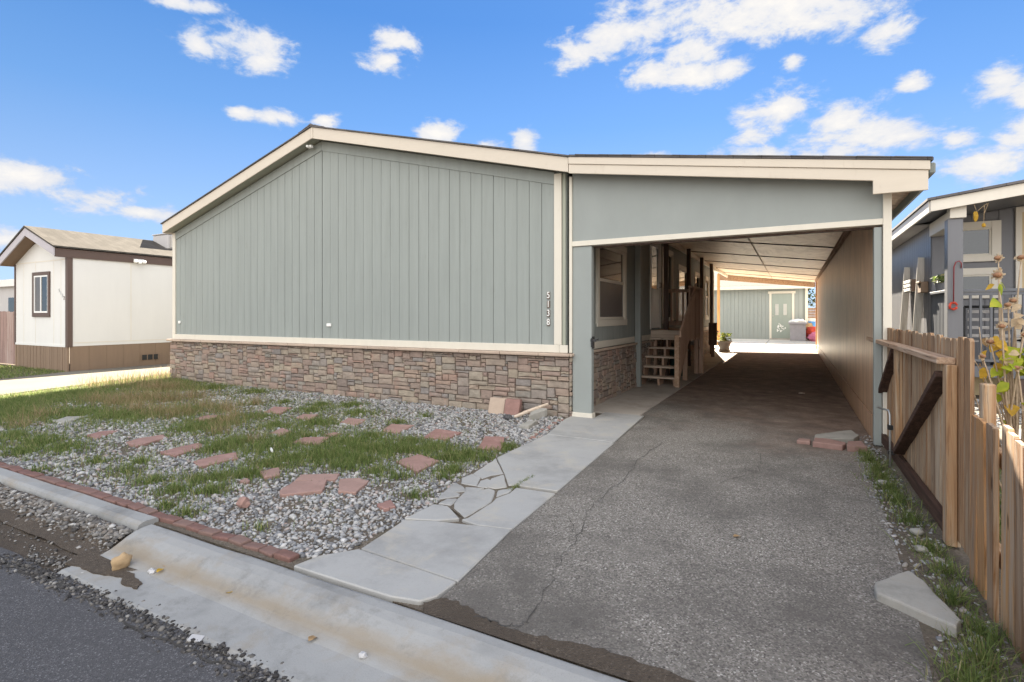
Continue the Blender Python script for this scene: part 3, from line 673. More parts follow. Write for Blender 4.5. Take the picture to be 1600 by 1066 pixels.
# windows on the carport side
def side_window(y0, y1, z0, z1, X, par, mid=True, out=.10, gl=M['glass'], lower=None):
    mb = MB(); x1 = X+.028
    mb.box(X-.02, x1, y0-out, y0, z0-.0, z1); mb.box(X-.02, x1, y1, y1+out, z0-.0, z1)
    mb.box(X-.02, x1+.004, y0-out-.02, y1+out+.02, z0-out-.01, z0); mb.box(X-.02, x1+.004, y0-out, y1+out, z1, z1+out)
    w_ = mb.build('window', M['trim'], par, bevel=.004)
    mb = MB(); f = .045
    mb.box(X-.03, X+.012, y0+.002, y0+f, z0+.002, z1-.002); mb.box(X-.03, X+.012, y1-f, y1-.002, z0+.002, z1-.002)
    mb.box(X-.03, X+.012, y0+f, y1-f, z0+.002, z0+f); mb.box(X-.03, X+.012, y0+f, y1-f, z1-f, z1-.002)
    zm = z0+(z1-z0)*.53
    if mid: mb.box(X-.03, X+.016, y0+f, y1-f, zm-.025, zm+.025)
    mb.build('frame', M['trim'], w_, bevel=.003)
    if mid:
        MB().box(X-.03, X-.012, y0+f, y1-f, zm+.025, z1-f).build('pane', gl, w_)
        MB().box(X-.03, X-.006, y0+f, y1-f, z0+f, zm-.025).build('screen', lower or M['screen'], w_)
    else: MB().box(X-.03, X-.012, y0+f, y1-f, z0+f, z1-f).build('pane', gl, w_)
    return w_
for i, (a, b, c, d) in enumerate(WIN):
    side_window(a+.06, b-.06, c+.06, d-.06, 0, house, mid=(i != 1), gl=M['glass'])
# storm door
mb = MB(); a, b, c, d = DOOR
mb.box(-.02,.03,a-.08,a,c,d); mb.box(-.02,.03,b,b+.08,c,d); mb.box(-.02,.03,a-.08,b+.08,d,d+.08)
dr_ = mb.build('door_frame', M['white'], house, bevel=.004)
mb = MB(); mb.box(-.03,.015,a+.003,b-.003,c+.02,c+.9); mb.box(-.03,.015,a+.003,a+.10,c+.9,d-.003); mb.box(-.03,.015,b-.1,b-.003,c+.9,d-.003); mb.box(-.03,.015,a+.1,b-.1,d-.12,d-.003)
dd = mb.build('storm_door', M['white'], house, bevel=.004)
MB().box(-.03,-.01,a+.1,b-.1,c+.9,d-.12).build('pane', M['glass'], dd)
MB().tube([(.016,b-.06,c+.95),(.06,b-.06,c+.95),(.06,b-.06,c+1.05),(.016,b-.06,c+1.05)], .009, 6).build('handle', M['black'], dd)

# ------------------------------------------------------------------ carport
cp = thing('carport', (2, 0, 0), 'covered carport with green header over the driveway and a plywood ceiling inside', 'carport')
CE = (3.975, 2.95); s_ = (CE[1]-ER[1])/(CE[0]-ER[0])
def cz(x): return ER[1] + (x-ER[0])*s_
CY1 = 19.2
mb = MB(); a, b = .108, 4.0
mb.prism([(a,-.255,cz(a)+.004),(b,-.255,cz(b)+.004),(b,-.255,cz(b)+.032),(a,-.255,cz(a)+.032)], (0,CY1+.3,0))
x = .2
while x < 3.9:
    l = R.uniform(.28, .34); x1 = min(x+l, 3.99)
    mb.prism([(x,-.268-.004*R.random(),cz(x)+.026),(x1,-.266,cz(x1)+.022),(x1,-.266,cz(x1)+.034),(x,-.268,cz(x)+.036)], (0,CY1+.3,0)); x = x1
mb.build('roof', M['roof'], cp)
mb = MB(); a, b = .096, 3.975
mb.prism([(a,-.246,cz(a)-.092),(b,-.246,cz(b)-.092),(b,-.246,cz(b)),(a,-.246,cz(a))], (0,.045,0))
c = 3.50
mb.prism([(a,-.232,cz(a)-.215),(c,-.232,cz(c)-.215),(c,-.232,2.665),(3.962,-.232,2.66),(3.962,-.232,cz(3.962)-.094),(a,-.232,cz(a)-.094)], (0,.03,0))
mb.build('fascia', M['fascia'], cp, bevel=.004)
mb = MB(); mb.box(3.94,3.965,-.2,CY1,2.70,cz(3.965)-.01); mb.build('fascia', M['siding2'], cp)
mb = MB(); mb.box(3.967,4.03,-.19,CY1,2.83,2.94); mb.build('gutter', M['groove'], cp, bevel=.012)
# eave boarding seen from below
mb = MB(); y = -.2
while y < CY1-1: mb.prism([(3.69,y,cz(3.69)-.13),(3.938,y,cz(3.938)-.16),(3.938,y,cz(3.938)-.14),(3.69,y,cz(3.69)-.11)], (0,.195,0)); y += .2
mb.build('eave_boards', M['rawwall'], cp)
# header panel and its lower trim
mb = MB(); mb.prism([(.06,.0,2.425),(3.612,.0,2.425),(3.612,.0,cz(3.612)-.12),(.06,.0,cz(.06)-.12)], (0,.10,0))
mb.build('header_panel', M['siding2'], cp)
mb = MB(); mb.prism([(.062,-.022,2.352),(3.612,-.022,2.372),(3.612,-.022,2.438),(.062,-.022,2.422)], (0,.13,0)); mb.build('header_trim', M['trim'], cp, bevel=.004)
mb = MB(); mb.prism([(.07,.112,2.33),(3.53,.112,2.35),(3.53,.112,2.42),(.07,.112,2.40)], (0,.05,0)); mb.build('header_beam', M['darkpost'], cp)
# left pilaster beside the house corner, with the old gate latch
mb = MB(); mb.box(.062,.338,.0,.09,.06,2.348); lp = mb.build('front_panel', M['siding2'], cp, bevel=.003)
mb = MB(); mb.box(.045,.355,-.02,.11,-.01,.062); mb.build('base_block', M['trim'], cp, bevel=.004)
mb = MB(); mb.box(.020,.062,-.026,.0,.88,cz(.05)-.215); mb.build('corner_trim', M['trim'], cp, bevel=.004)
mb = MB(); mb.box(.339,.352,.01,.085,.95,1.11); mb.tube([(.345,-.005,1.09),(.345,-.005,.97)], .016, 8); mb.box(.325,.40,-.012,.012,1.045,1.075); mb.tube([(.35,.03,1.06),(.425,.03,1.075)], .011, 8); mb.tube([(.345,-.01,1.0),(.36,-.035,.99),(.37,-.03,.95)], .008, 6)
mb.build('latch', M['black'], lp)
# right post
mb = MB(); mb.box(3.535,3.605,.0,.1,.0,2.35); mb.build('front_panel', M['siding2'], cp, bevel=.003)
mb = MB(); mb.box(3.612,3.69,-.026,.11,.0,2.70); mb.build('corner_trim', M['trim'], cp, bevel=.004)
# right wall: bare plywood inside, painted outside
mb = MB(); y = .12
while y < 16.9:
    l = min(1.22, 16.95-y); mb.box(3.565, 3.59+R.uniform(0,.003), y+.002, y+l-.002, .27, 2.80); y += l
mb.build('inner_wall', M['rawwall'], cp)
mb = MB(); y = .12
while y < 16.9:
    l = min(3.6, 16.95-y); mb.box(3.556, 3.59, y+.004, y+l-.004, -.1, .262); y += l
mb.build('kick_board', M['rawwall'], cp)
side_boards(.12, 16.9, [], xf=3.63, z0=.0, ztop=2.86).build('outer_wall', M['siding2'], cp)
mb = MB(); mb.box(3.53,3.64,16.95,17.07,0,2.82); mb.build('end_post', M['orangepost'], cp, bevel=.006)
# ceiling sheets, dark seams, edge strips
def clz(x): return 2.80 + .127*(3.55-x)
mb = MB(); sheets = [.12, 3.0, 5.9, 8.8, 11.7, 14.6, 17.1, 18.9]
for y0, y1 in zip(sheets[:-1], sheets[1:]):
    for xa, xb in ((.1, 1.93), (1.95, 3.56)):
        mb.prism([(xa,y0+.01,clz(xa)),(xb,y0+.01,clz(xb)),(xb,y0+.01,clz(xb)+.012),(xa,y0+.01,clz(xa)+.012)], (0,y1-y0-.02,0))
mb.build('ceiling', M['ply'], cp)
for y in sheets[1:-1]: MB().prism([(.1,y-.03,clz(.1)-.016),(3.54,y-.03,clz(3.54)-.016),(3.54,y-.03,clz(3.54)-.001),(.1,y-.03,clz(.1)-.001)], (0,.06,0)).build('ceiling_batten', M['darkpost'], cp)
mb = MB(); mb.prism([(1.925,.2,clz(1.925)-.01),(1.955,.2,clz(1.955)-.01),(1.955,.2,clz(1.955)-.001),(1.925,.2,clz(1.925)-.001)], (0,16.8,0)); mb.build('ceiling_strip', M['paleboard'], cp)
mb = MB(); mb.box(.085,.15,.15,18.8,clz(.1)-.12,clz(.15)-.002); mb.build('ledger_board', M['trim'], cp)
mb = MB(); mb.box(3.50,3.563,.15,17.,clz(3.5)-.09,clz(3.56)-.002); mb.build('ledger_board', M['rail'], cp)
mb = MB(); mb.prism([(-.3,18.95,clz(-.3)-.26),(3.58,18.95,clz(3.58)-.20),(3.58,18.95,clz(3.58)+.1),(-.3,18.95,clz(-.3)+.1)], (0,.09,0)); mb.build('rear_beam', M['rail'], cp)
# posts along the house wall
for i, (x, y, w_) in enumerate([(.22, 5.35, .10), (.24, 8.15, .10), (.22, 10.6, .10), (.21, 12.9, .10)]):
    MB().box(x-w_/2, x+w_/2, y-w_/2, y+w_/2, gz(y)-.02, clz(x)-.004).build('post', M['darkpost'], cp, bevel=.006)
MB().box(.085-.055,.085+.055,3.43-.055,3.43+.055,-.02,clz(.1)-.005).build('post', M['siding2'], cp, bevel=.006)
MB().box(-.3,-.19,18.7,18.82,0,clz(-.2)).build('post', M['orangepost'], cp, bevel=.006)

# ------------------------------------------------------------------ porch steps
st = thing('porch_steps', (.4, 5, 0), 'weathered wooden porch steps with five open treads leading to the side door', 'steps')
def prof_y(x0, x1, pts, nm, m, **k): return MB().prism([(x0, y, z) for y, z in pts], (x1-x0, 0, 0)).build(nm, m, st, **k)
for i, (y, z) in enumerate([(3.72,.185),(3.93,.375),(4.14,.56),(4.35,.735),(4.55,.92)]):
    MB().box(.03,.735,y,y+.26,z-.038,z).build('tread', M['paleboard'], st, bevel=.006)
for x in (.05, .40, .70):
    pts = [(3.78,0)]
    for y, z in [(3.74,.145),(3.95,.335),(4.16,.52),(4.37,.695),(4.57,.88)]: pts += [(y, z)] + [(y+.21, z)]
    pts += [(4.78,.7),(4.1,.0)]
    prof_y(x-.02, x+.02, pts, 'stringer', M['porchwood'])
MB().box(.02,.77,4.76,6.42,1.045,1.08).build('deck', M['porchwood'], st, bevel=.004)
mb = MB(); mb.box(.02,.77,4.72,4.757,.90,1.08); mb.build('rim_board', M['paleboard'], st, bevel=.004)
mb = MB(); mb.box(.735,.772,4.76,6.42,.88,1.043); mb.build('rim_board', M['paleboard'], st, bevel=.004)
for (x, y) in ((.72,4.86),(.72,6.34),(.08,6.34),(.08,4.86)): MB().box(x-.045,x+.045,y-.045,y+.045,0,1.043).build('leg', M['porchwood'], st, bevel=.005)
MB().box(.735,.825,3.62,3.71,.0,1.02).build('newel_post', M['rail'], st, bevel=.006)
prof_y(.83,.868, [(3.60,.98),(3.60,1.10),(5.45,2.12),(5.45,1.90)], 'handrail', M['porchwood'], bevel=.005)
mb = MB()
for k in range(9):
    y = 4.98+k*.165; mb.box(.776,.80,y,y+.15,.84 if k % 2 else .88,2.0)
mb.build('guard_boards', M['porchwood'], st, bevel=.003)
prof_y(.803,.828, [(3.72,.18),(3.72,.95),(4.95,1.65),(4.95,.95),(4.6,.80)], 'skirt_board', M['porchwood'])
MB().box(.02,.83,6.36,6.46,1.96,2.04).build('top_rail', M['porchwood'], st, bevel=.004)
MB().box(.77,.86,4.95,6.46,2.001,2.04).build('top_rail', M['porchwood'], st, bevel=.004)
mb = MB(); mb.box(.02,.77,6.38,6.44,1.16,1.26)
for k in range(5): mb.box(.1+.14*k,.14+.14*k,6.40,6.44,1.26,1.96)
mb.build('balusters', M['porchwood'], st, bevel=.003)
MB().box(.775,.865,6.37,6.46,.0,2.0).build('newel_post', M['porchwood'], st, bevel=.005)
# ------------------------------------------------------------------ things in and behind the carport
o = MB().lathe((.42,5.75,0.02), [(.17,0),(.185,.05),(.2,.55),(.215,.56),(.215,.6),(.19,.6),(.18,.1)], 20).build('bucket', M['greenplastic'], smooth=True)
tag(o, 'dark green tub standing under the porch steps', 'tub')
g = thing('gas_meter', (.25, 8.9, gz(9)), 'grey gas meter with bent pipes on the stone skirting past the porch', 'gas meter')
MB().lathe((.3,8.9,.55), [(.06,0),(.13,.02),(.14,.1),(.14,.26),(.1,.32),(.04,.34)], 16).build('meter_body', M['steel'], g, smooth=True)
MB().tube([(.3,8.75,.03),(.3,8.75,1.0),(.3,8.9,1.05),(.3,8.9,.88)], .022, 8).build('pipe', M['steel'], g, smooth=True)
MB().tube([(.3,9.05,.7),(.3,9.2,.72),(.3,9.2,1.15),(.05,9.2,1.15)], .022, 8).build('pipe', M['black'], g, smooth=True)
MB().box(.21,.24,8.8,9.0,.6,.72).build('dial_face', M['white'], g, bevel=.004)
g = thing('utility_pedestal', (.42, 11.6, gz(11.6)), 'dark brown utility box on a post at the edge of the carport walk', 'utility box')
MB().box(.37,.47,11.55,11.65,gz(11.6)-.02,1.0).build('post', M['darkpost'], g, bevel=.005)
bx = MB().box(.31,.56,11.44,11.553,.42,1.16).build('box', M['darkpost'], g, bevel=.01)
MB().lathe((.57,11.50,.84), [(.045,0),(.05,.03),(.03,.06)], 12).build('dial_face', M['steel'], bx)
g = thing('flower_planter', (.45, 14.6, gz(14.6)), 'pale stone planter with dried flowers in the sun behind the utility box', 'planter')
MB().lathe((.45,14.6,gz(14.6)), [(.2,0),(.22,.04),(.17,.1),(.25,.34),(.29,.38),(.26,.4),(.22,.36)], 18).build('pot', M['farwall'], g)
mb = MB(); r2 = random.Random(4)
for k in range(150):
    a, rr, z = r2.uniform(0, 6.28), r2.uniform(0, .26), r2.uniform(.42, .72)
    c = Vector((.45+rr*math.cos(a), 14.6+rr*math.sin(a), z)); d = Vector((r2.uniform(-1,1), r2.uniform(-1,1), r2.uniform(-.3,1))).normalized(); e = d.orthogonal().normalized()*.03
    mb.add([c-d*.04, c+e, c+d*.05, c-e], [(0,1,2,3)])
mb.build('foliage', M['leafbush'], g, fix=False)
# garage
GY = 25.7
gr = thing('detached_garage', (0, GY, gz(26)), 'grey-green garage with a sunlit light roof at the end of the driveway', 'garage')
z0 = gz(26)
GXR, GXL = 3.32, -7.; GEZ = 3.0
MB().box(GXL, GXR, GY, GY+7, z0-.05, GEZ).build('wall', M['groove'], gr)
mb = MB(); x = GXL
holes = (1.60, 2.78)
while x < GXR-.15:
    a, b = x+.006, min(x+.2, GXR)-.006
    if b <= holes[0] or a >= holes[1]: mb.box(a, b, GY-.022, GY, z0, GEZ)
    else: mb.box(a, b, GY-.022, GY, z0+2.62, GEZ)
    x += .2
mb.build('siding', M['siding'], gr)
mb = MB(); mb.box(GXR-.005, GXR+.12, GY-.035, GY+.1, z0, GEZ); mb.build('corner_board', M['trim'], gr)
mb = MB(); mb.prism([(GXL-.3,GY-.42,GEZ-.02),(GXL-.3,GY+3.5,GEZ+1.25),(GXL-.3,GY+7.42,GEZ-.02),(GXL-.3,GY+7.42,GEZ+.06),(GXL-.3,GY+3.5,GEZ+1.34),(GXL-.3,GY-.42,GEZ+.06)], (GXR-GXL+.65,0,0)); mb.build('roof', M['tanroof'], gr)
mb = MB(); mb.box(GXL-.32,GXR+.37,GY-.45,GY-.422,GEZ-.16,GEZ+.05); mb.prism([(GXR+.34,GY-.42,GEZ-.16),(GXR+.34,GY+3.5,GEZ+1.13),(GXR+.34,GY+3.5,GEZ+1.3),(GXR+.34,GY-.42,GEZ+.03)], (.03,0,0)); mb.build('fascia', M['trim'], gr)
mb = MB(); mb.prism([(GXR-.02,GY,GEZ),(GXR-.02,GY+3.5,GEZ+1.2),(GXR-.02,GY+7,GEZ)], (-.05,0,0)); mb.build('gable', M['siding'], gr)
d = MB().box(1.70,2.68,GY-.035,GY,z0+.02,z0+2.50).build('door', M['door'], gr)
mb = MB(); mb.box(1.58,1.69,GY-.05,GY,z0,z0+2.52); mb.box(2.69,2.80,GY-.05,GY,z0,z0+2.52); mb.box(1.52,2.86,GY-.06,GY,z0+2.521,z0+2.65); mb.build('door_trim', M['trim'], gr)
for xa in (1.87, 2.27):
    MB().box(xa,xa+.17,GY-.05,GY-.03,z0+1.34,z0+1.95).build('pane', M['blind'], d, bevel=.004)
    mb = MB(); mb.box(xa-.03,xa+.2,GY-.045,GY-.034,z0+1.31,z0+1.98); mb.build('pane_frame', M['door'], d)
mb = MB()
r2 = random.Random(8)
for k in range(26): 
    x, z = r2.uniform(1.95, 2.38), r2.uniform(z0+.35, z0+.85); mb.box(x, x+r2.uniform(.02,.09), GY-.042-.0005*k, GY-.034, z, z+r2.uniform(.02,.08))
mb.build('peeling_patch', M['white'], d)
mb = MB(); mb.lathe((1.78,GY-.075,z0+1.30), [(.0,-.04),(.04,-.02),(.04,.02),(.0,.04)], 10); mb.build('handle', M['steel'], d)
MB().box(1.6,2.78,GY-.16,GY-.04,z0-.02,z0+.06).build('threshold', M['side_slab'], gr)
# bin and the heap beside the garage
b = thing('trash_bin', (3.0, 24.6, gz(25)), 'grey plastic trash bin with an overfull white top beside the garage door', 'bin')
MB().prism([(2.62,24.3,gz(25)),(3.3,24.3,gz(25)),(3.3,24.95,gz(25)),(2.62,24.95,gz(25))], (0,0,.001)).prism([(2.6,24.28,gz(25)+.002),(3.32,24.28,gz(25)+.002),(3.32,24.97,gz(25)+.002),(2.6,24.97,gz(25)+.002)], (0,0,.86)).build('body', M['binplastic'], b, bevel=.05, seg=3)
MB().box(2.53,3.39,24.2,25.05,gz(25)+.865,gz(25)+.96).build('rim', M['binplastic'], b, bevel=.02)
MB().blob((2.96,24.62,gz(25)+1.0), (.38,.36,.14), 3, 3, .2, 3).build('bag', M['white'], b, smooth=True)
for nm, c, r, m, lab, cat in [('cooler', (3.72,26.1,.95), (.42,.35,.38), 'white', 'round white and blue tub on top of the heap by the garage', 'tub'),
                         ('bundle', (3.74,25.1,.46), (.42,.4,.36), 'redcloth', 'orange-red bundle in the heap right of the bin', 'bundle'),
                         ('bundle', (3.85,24.5,.26), (.48,.42,.26), 'pinkcloth', 'pink bundle lowest in the heap by the carport wall', 'bundle'),
                         ('bundle', (3.42,25.6,.62), (.3,.35,.38), 'brownleaf', 'tan brown bundle between bin and white tub', 'bundle')]:
    if nm == 'cooler':
        q = thing('round_tub', (c[0], c[1], .55), lab, cat)
        MB().lathe((c[0],c[1],.55), [(.36,0),(.42,.3),(.44,.62),(.47,.64),(.47,.68),(.4,.68),(.38,.2)], 20).build('body', M['white'], q, smooth=True)
        MB().lathe((c[0],c[1],.70), [(.405,0),(.445,.38)], 20).build('label_band', M['blueplastic'], q)
    else: tag(MB().blob(c, r, len(lab) % 17, 3, .22, 2.6).build(nm, M[m], smooth=True), lab, cat)
o = MB().box(3.35,4.7,25.75,26.9,gz(26)-.02,.56).build('storage_crate', M['porchwood'], bevel=.02); tag(o, 'low brown crate under the white tub by the garage', 'crate')
f = thing('back_fence', (5, 28.2, 0), 'weathered plank fence behind the heap by the garage', 'fence')
mb = MB(); z = .1
while z < 1.85: mb.box(3.4, 9, 28.2, 28.24, z, z+.14); z += .16
mb.build('planks', M['porchwood'], f)
for x in (3.45, 6.2, 8.9): MB().box(x-.05,x+.05,28.245,28.35,0,1.95).build('post', M['darkpost'], f)
rh = thing('red_outbuilding', (8, 32, 0), 'brick red outbuilding with a pale low roof behind the plank fence', 'building')
MB().box(4.6, 14, 31, 36, 0, 2.9).build('wall', M['redhouse'], rh)
MB().prism([(4.2,30.5,2.85),(4.2,33.5,3.6),(4.2,36.5,2.85),(4.2,36.5,2.98),(4.2,33.5,3.75),(4.2,30.5,2.98)], (10.2,0,0)).build('roof', M['tanroof'], rh)
MB().box(6.4,7.6,30.97,31.0,1.4,2.3).build('window', M['glass'], rh)
# ------------------------------------------------------------------ trees and bushes
def leaf_cloud(mb, c, r, n, size, rnd, hollow=.35):
    for k in range(n):
        d = Vector((rnd.gauss(0,1), rnd.gauss(0,1), rnd.gauss(0,1))).normalized()*(hollow+(1-hollow)*rnd.random()**.6)
        p = Vector(c)+Vector((d.x*r[0], d.y*r[1], d.z*r[2])); a = Vector((rnd.gauss(0,1), rnd.gauss(0,1), rnd.gauss(0,.6))).normalized(); e = a.orthogonal().normalized()
        s = size*rnd.uniform(.6, 1.3); mb.add([p-a*s, p+e*s*.45, p+a*s, p-e*s*.45], [(0,1,2,3)])
def tree(x, y, h, lab, seed, spread=1.5):
    rnd = random.Random(seed); t = thing('tree', (x, y, 0), lab, 'tree', None)
    mb = MB(); mb.tube([(x,y,-.1),(x+.1,y,h*.3),(x-.05,y+.1,h*.6),(x,y,h*.85)], [.2,.15,.09,.03], 8)
    lim = []
    for k in range(9):
        z = h*rnd.uniform(.3, .8); a = rnd.uniform(0, 6.28); L = spread*rnd.uniform(.5, 1)
        e = (x+L*math.cos(a), y+L*math.sin(a), z+L*.7); lim.append(e); mb.tube([(x,y,z*.9),((x+e[0])/2,(y+e[1])/2,z+L*.25),e], [.06,.04,.015], 6)
    mb.build('trunk', M['bark'], t, smooth=True)
    mb = MB()
    for e in lim+[(x,y,h*.9)]: leaf_cloud(mb, e, (spread*.5, spread*.5, spread*.38), 260, .09, rnd)
    mb.build('crown', M['leafbush'], t, fix=False)
tree(5.1, 30., 4.6, 'yellow-green tree rising behind the plank fence by the garage', 5, 1.6)
def bush(x, y, h, lab, seed, nm='bush'):
    rnd = random.Random(seed); t = thing(nm, (x, y, 0), lab, 'bush')
    mb = MB()
    for k in range(7):
        a = rnd.uniform(0, 6.28); mb.tube([(x,y,-.02),(x+.15*h*math.cos(a),y+.15*h*math.sin(a),h*.5),(x+.32*h*math.cos(a),y+.32*h*math.sin(a),h*.9)], [.02,.014,.006], 5)
    mb.build('stem', M['bark'], t)
    mb = MB(); leaf_cloud(mb, (x,y,h*.6), (h*.42,h*.42,h*.42), 900, .05, rnd, .2); mb.build('foliage', M['leafbush'], t, fix=False)
bush(-20.2, 2.3, 1.9, 'yellowing bush behind the plank fence left of the white house', 3)

# ------------------------------------------------------------------ white house on the left
wh = thing('white_mobile_home', (-14.6, -.42, 0), 'white mobile home with brown corner trim and tan shingle roof at the left', 'house')
WX0, WX1, WY0, WY1 = -16.25, -13.25, -.42, 15
WRX, WRZ = -14.75, 3.66; WE = 3.02
MB().prism([(WX0,WY0,.62),(WX1,WY0,.62),(WX1,WY0,2.86),(WRX,WY0,3.42),(WX0,WY0,2.86)], (0,WY1-WY0,0)).build('wall', M['whitewall'], wh)
mb = MB()
for x in (-15.72, -15.02, -14.0, -13.62): mb.box(x-.008,x+.008,WY0-.004,WY0,.64,2.82 if x<-15.5 or x>-13.9 else 2.86)
mb.box(WX0+.02,WX1-.02,WY0-.006,WY0-.0005,2.80,2.83)
for y in (1.0, 2.2, 3.4): mb.box(WX1,WX1+.004,y-.008,y+.008,.7,2.84)
mb.box(WX1,WX1+.006,-.3,WY1,.70,.72)
mb.build('panel_seam', M['bluetrim'], wh)
mb = MB(); x = WX0+.02
while x < WX1-.02: mb.box(x, min(x+.072, WX1-.01), WY0-.004-.008*R.random(), WY0+.03, -.02, .62); x += .085
y = WY0+.05
while y < WY1: mb.box(WX1-.04, WX1-.005, y, y+.395, -.02, .62); y += .4
mb.build('skirting', M['skirt'], wh)
MB().box(WX0-.01,WX1+.012,WY0-.016,WY0+.002,.60,.655).build('base_trim', M['whitewall'], wh)
mb = MB(); mb.box(WX1-.10,WX1+.02,WY0-.022,WY0+.09,.60,2.86); mb.build('corner_board', M['browntrim'], wh, bevel=.004)
mb = MB(); mb.box(WX0-.02,WX0+.05,WY0-.02,WY0+.05,.60,2.80); mb.build('corner_board', M['browntrim'], wh, bevel=.004)
mb = MB(); mb.box(WX1+.005,WX1+.035,WY0-.28,WY1,2.845,3.06); mb.build('side_fascia', M['browntrim'], wh)
mb = MB()
for a, za, b, zb in ((WX0-.12, 2.94, WRX, WRZ), (WRX, WRZ, WX1+.05, 3.075)):
    mb.prism([(a,WY0-.32,za-.2),(b,WY0-.32,zb-.2),(b,WY0-.32,zb),(a,WY0-.32,za)], (0,.03,0))
mb.build('rake_fascia', M['greytrim'], wh)
mb = MB()
for a, za, b, zb in ((WX0-.1, 2.94, WRX, WRZ), (WRX, WRZ, WX1+.0, 3.08)):
    mb.prism([(a,WY0-.29,za-.19),(b,WY0-.29,zb-.19),(b,WY0-.29,zb-.16),(a,WY0-.29,za-.16)], (0,.3,0))
mb.build('soffit', M['skirt'], wh)
mb = MB(); mb.prism([(WX0-.15,WY0-.34,2.94),(WRX,WY0-.34,WRZ+.01),(WX1+.08,WY0-.34,3.075),(WX1+.08,WY0-.34,3.115),(WRX,WY0-.34,WRZ+.06),(WX0-.15,WY0-.34,2.98)], (0,WY1,0)); mb.build('roof', M['tanroof'], wh)
wn = MB(); a, b, c, d = -15.15, -14.18, 1.36, 2.54
wn.box(a-.0,a+.09,WY0-.035,WY0,c,d); wn.box(b-.09,b,WY0-.035,WY0,c,d); wn.box(a+.09,b-.09,WY0-.035,WY0,d-.09,d); wn.box(a+.09,b-.09,WY0-.035,WY0,c,c+.11)
wn = wn.build('window', M['browntrim'], wh, bevel=.004)
mb = MB(); mb.box(a+.09,a+.13,WY0-.025,WY0,c+.11,d-.09); mb.box(b-.13,b-.09,WY0-.025,WY0,c+.11,d-.09); mb.box(a+.13,b-.13,WY0-.025,WY0,c+.11,c+.15); mb.box(a+.13,b-.13,WY0-.025,WY0,d-.13,d-.09); mb.box(-14.69,-14.65,WY0-.027,WY0,c+.15,d-.13)
mb.build('frame', M['white'], wn)
MB().box(a+.13,-14.69,WY0-.012,WY0-.001,c+.15,d-.13).build('pane', M['screen'], wn)
MB().box(-14.65,b-.13,WY0-.012,WY0-.001,c+.15,d-.13).build('pane', M['glass'], wn)
for i, ch in enumerate('5132'):
    digit(ch, .13, M['plaque'] if i == 3 else M['steel'], wh, (-13.70+.085*i, WY0-.006, 2.03-.065*i), (math.pi/2, 0, 0))
mb = MB(); mb.box(WX1+.036,WX1+.06,1.05,1.30,2.86,2.95)
for dy in (-.11, 0, .11): mb.lathe((WX1+.12,1.17+dy,2.84-.02*(dy==0)), [(.035,0),(.05,.03),(.045,.07),(.01,.09)], 10)
mb.build('floodlight', M['white'], wh)
mb = MB(); mb.box(WX1-.004,WX1+.012,1.26,1.70,.16,.30); vt = mb.build('skirting_vent', M['black'], wh)
mb = MB()
for y in (1.25, 1.40, 1.55, 1.69): mb.box(WX1+.0125,WX1+.02,y,y+.02,.15,.31)
mb.build('vent_frame', M['skirt'], vt)
ac = thing('rooftop_cooler', (-14.45, 2.75, 3.5), 'tan box evaporative cooler on the roof of the white mobile home', 'cooler')
MB().box(-14.75,-13.95,2.35,3.15,3.42,3.86).build('cabinet', M['farwall'], ac, bevel=.02)
MB().box(-14.77,-13.93,2.33,3.17,3.865,3.90).build('lid', M['farwall'], ac, bevel=.01)
mb = MB()
for k in range(6): mb.box(-13.95,-13.93,2.42+k*.11,2.48+k*.11,3.46,3.82)
mb.build('louvres', M['palelean'], ac)
o = MB().prism([(-13.75,2.0,3.20),(-13.45,2.0,3.10),(-13.45,2.0,3.18),(-13.75,2.0,3.29)], (0,.4,0)).build('roof_vent', M['white'], wh, bevel=.01)
# plank fence and post at the far left
f = thing('side_fence', (-17.6, -.2, 0), 'faded reddish plank fence left of the white mobile home', 'fence')
mb = MB(); x = -23.
while x < -16.62: mb.box(x, x+.135, -.22, -.2, 0, 1.50+.03*R.random()); x += .14
mb.build('planks', wood('faded_red_planks', [(.20,.13,.11),(.33,.22,.19),(.40,.31,.27)], 2, .6, .85, 14), f)
MB().box(-16.60,-16.42,-.28,-.12,-.02,1.66).build('post', M['darkpost'], f, bevel=.006)
fb = thing('far_trailer', (-46, 12, 0), 'pale grey flat roofed trailer far off at the left edge', 'trailer')
MB().box(-70,-42,10,14,.3,3.5).build('wall', M['farwall'], fb)
MB().box(-70.3,-41.8,9.7,14.3,3.5,4.0).build('roof', M['whitewall'], fb)
MB().box(-70,-42,9.96,10,0,.3).build('skirting', M['skirt'], fb)
for x in (-57, -52.5, -48): MB().box(x,x+1.2,9.95,10,1.5,2.7).build('window', M['glass'], fb)
# ------------------------------------------------------------------ swing gate and picket fence
GX = 3.60
gt = thing('wooden_gate', (GX, -1.1, 0), 'wide wooden driveway gate swung open along the drive, with dark diagonal braces', 'gate')
mb = MB(); y = -3.04; rg = random.Random(21)
while y < .82:
    w_ = rg.uniform(.13, .15); top = 1.265+rg.uniform(-.012, .012); bot = rg.uniform(-.005, .05)
    x = GX+.045+rg.uniform(-.003, .003); c = .018
    mb.prism([(x,y+.004,bot),(x,y+w_-.004,bot),(x,y+w_-.004,top-c),(x,y+w_-.004-c,top),(x,y+.004+c,top),(x,y+.004,top-c)], (.02,0,0)); y += w_
mb.build('boards', M['fence'], gt)
MB().box(GX-.05,GX+.043,-2.75,.84,1.10,1.142).build('top_rail', M['rail'], gt, bevel=.004)
MB().box(GX-.0,GX+.043,-2.75,.84,.03,.135).build('bottom_rail', M['brace'], gt, bevel=.005)
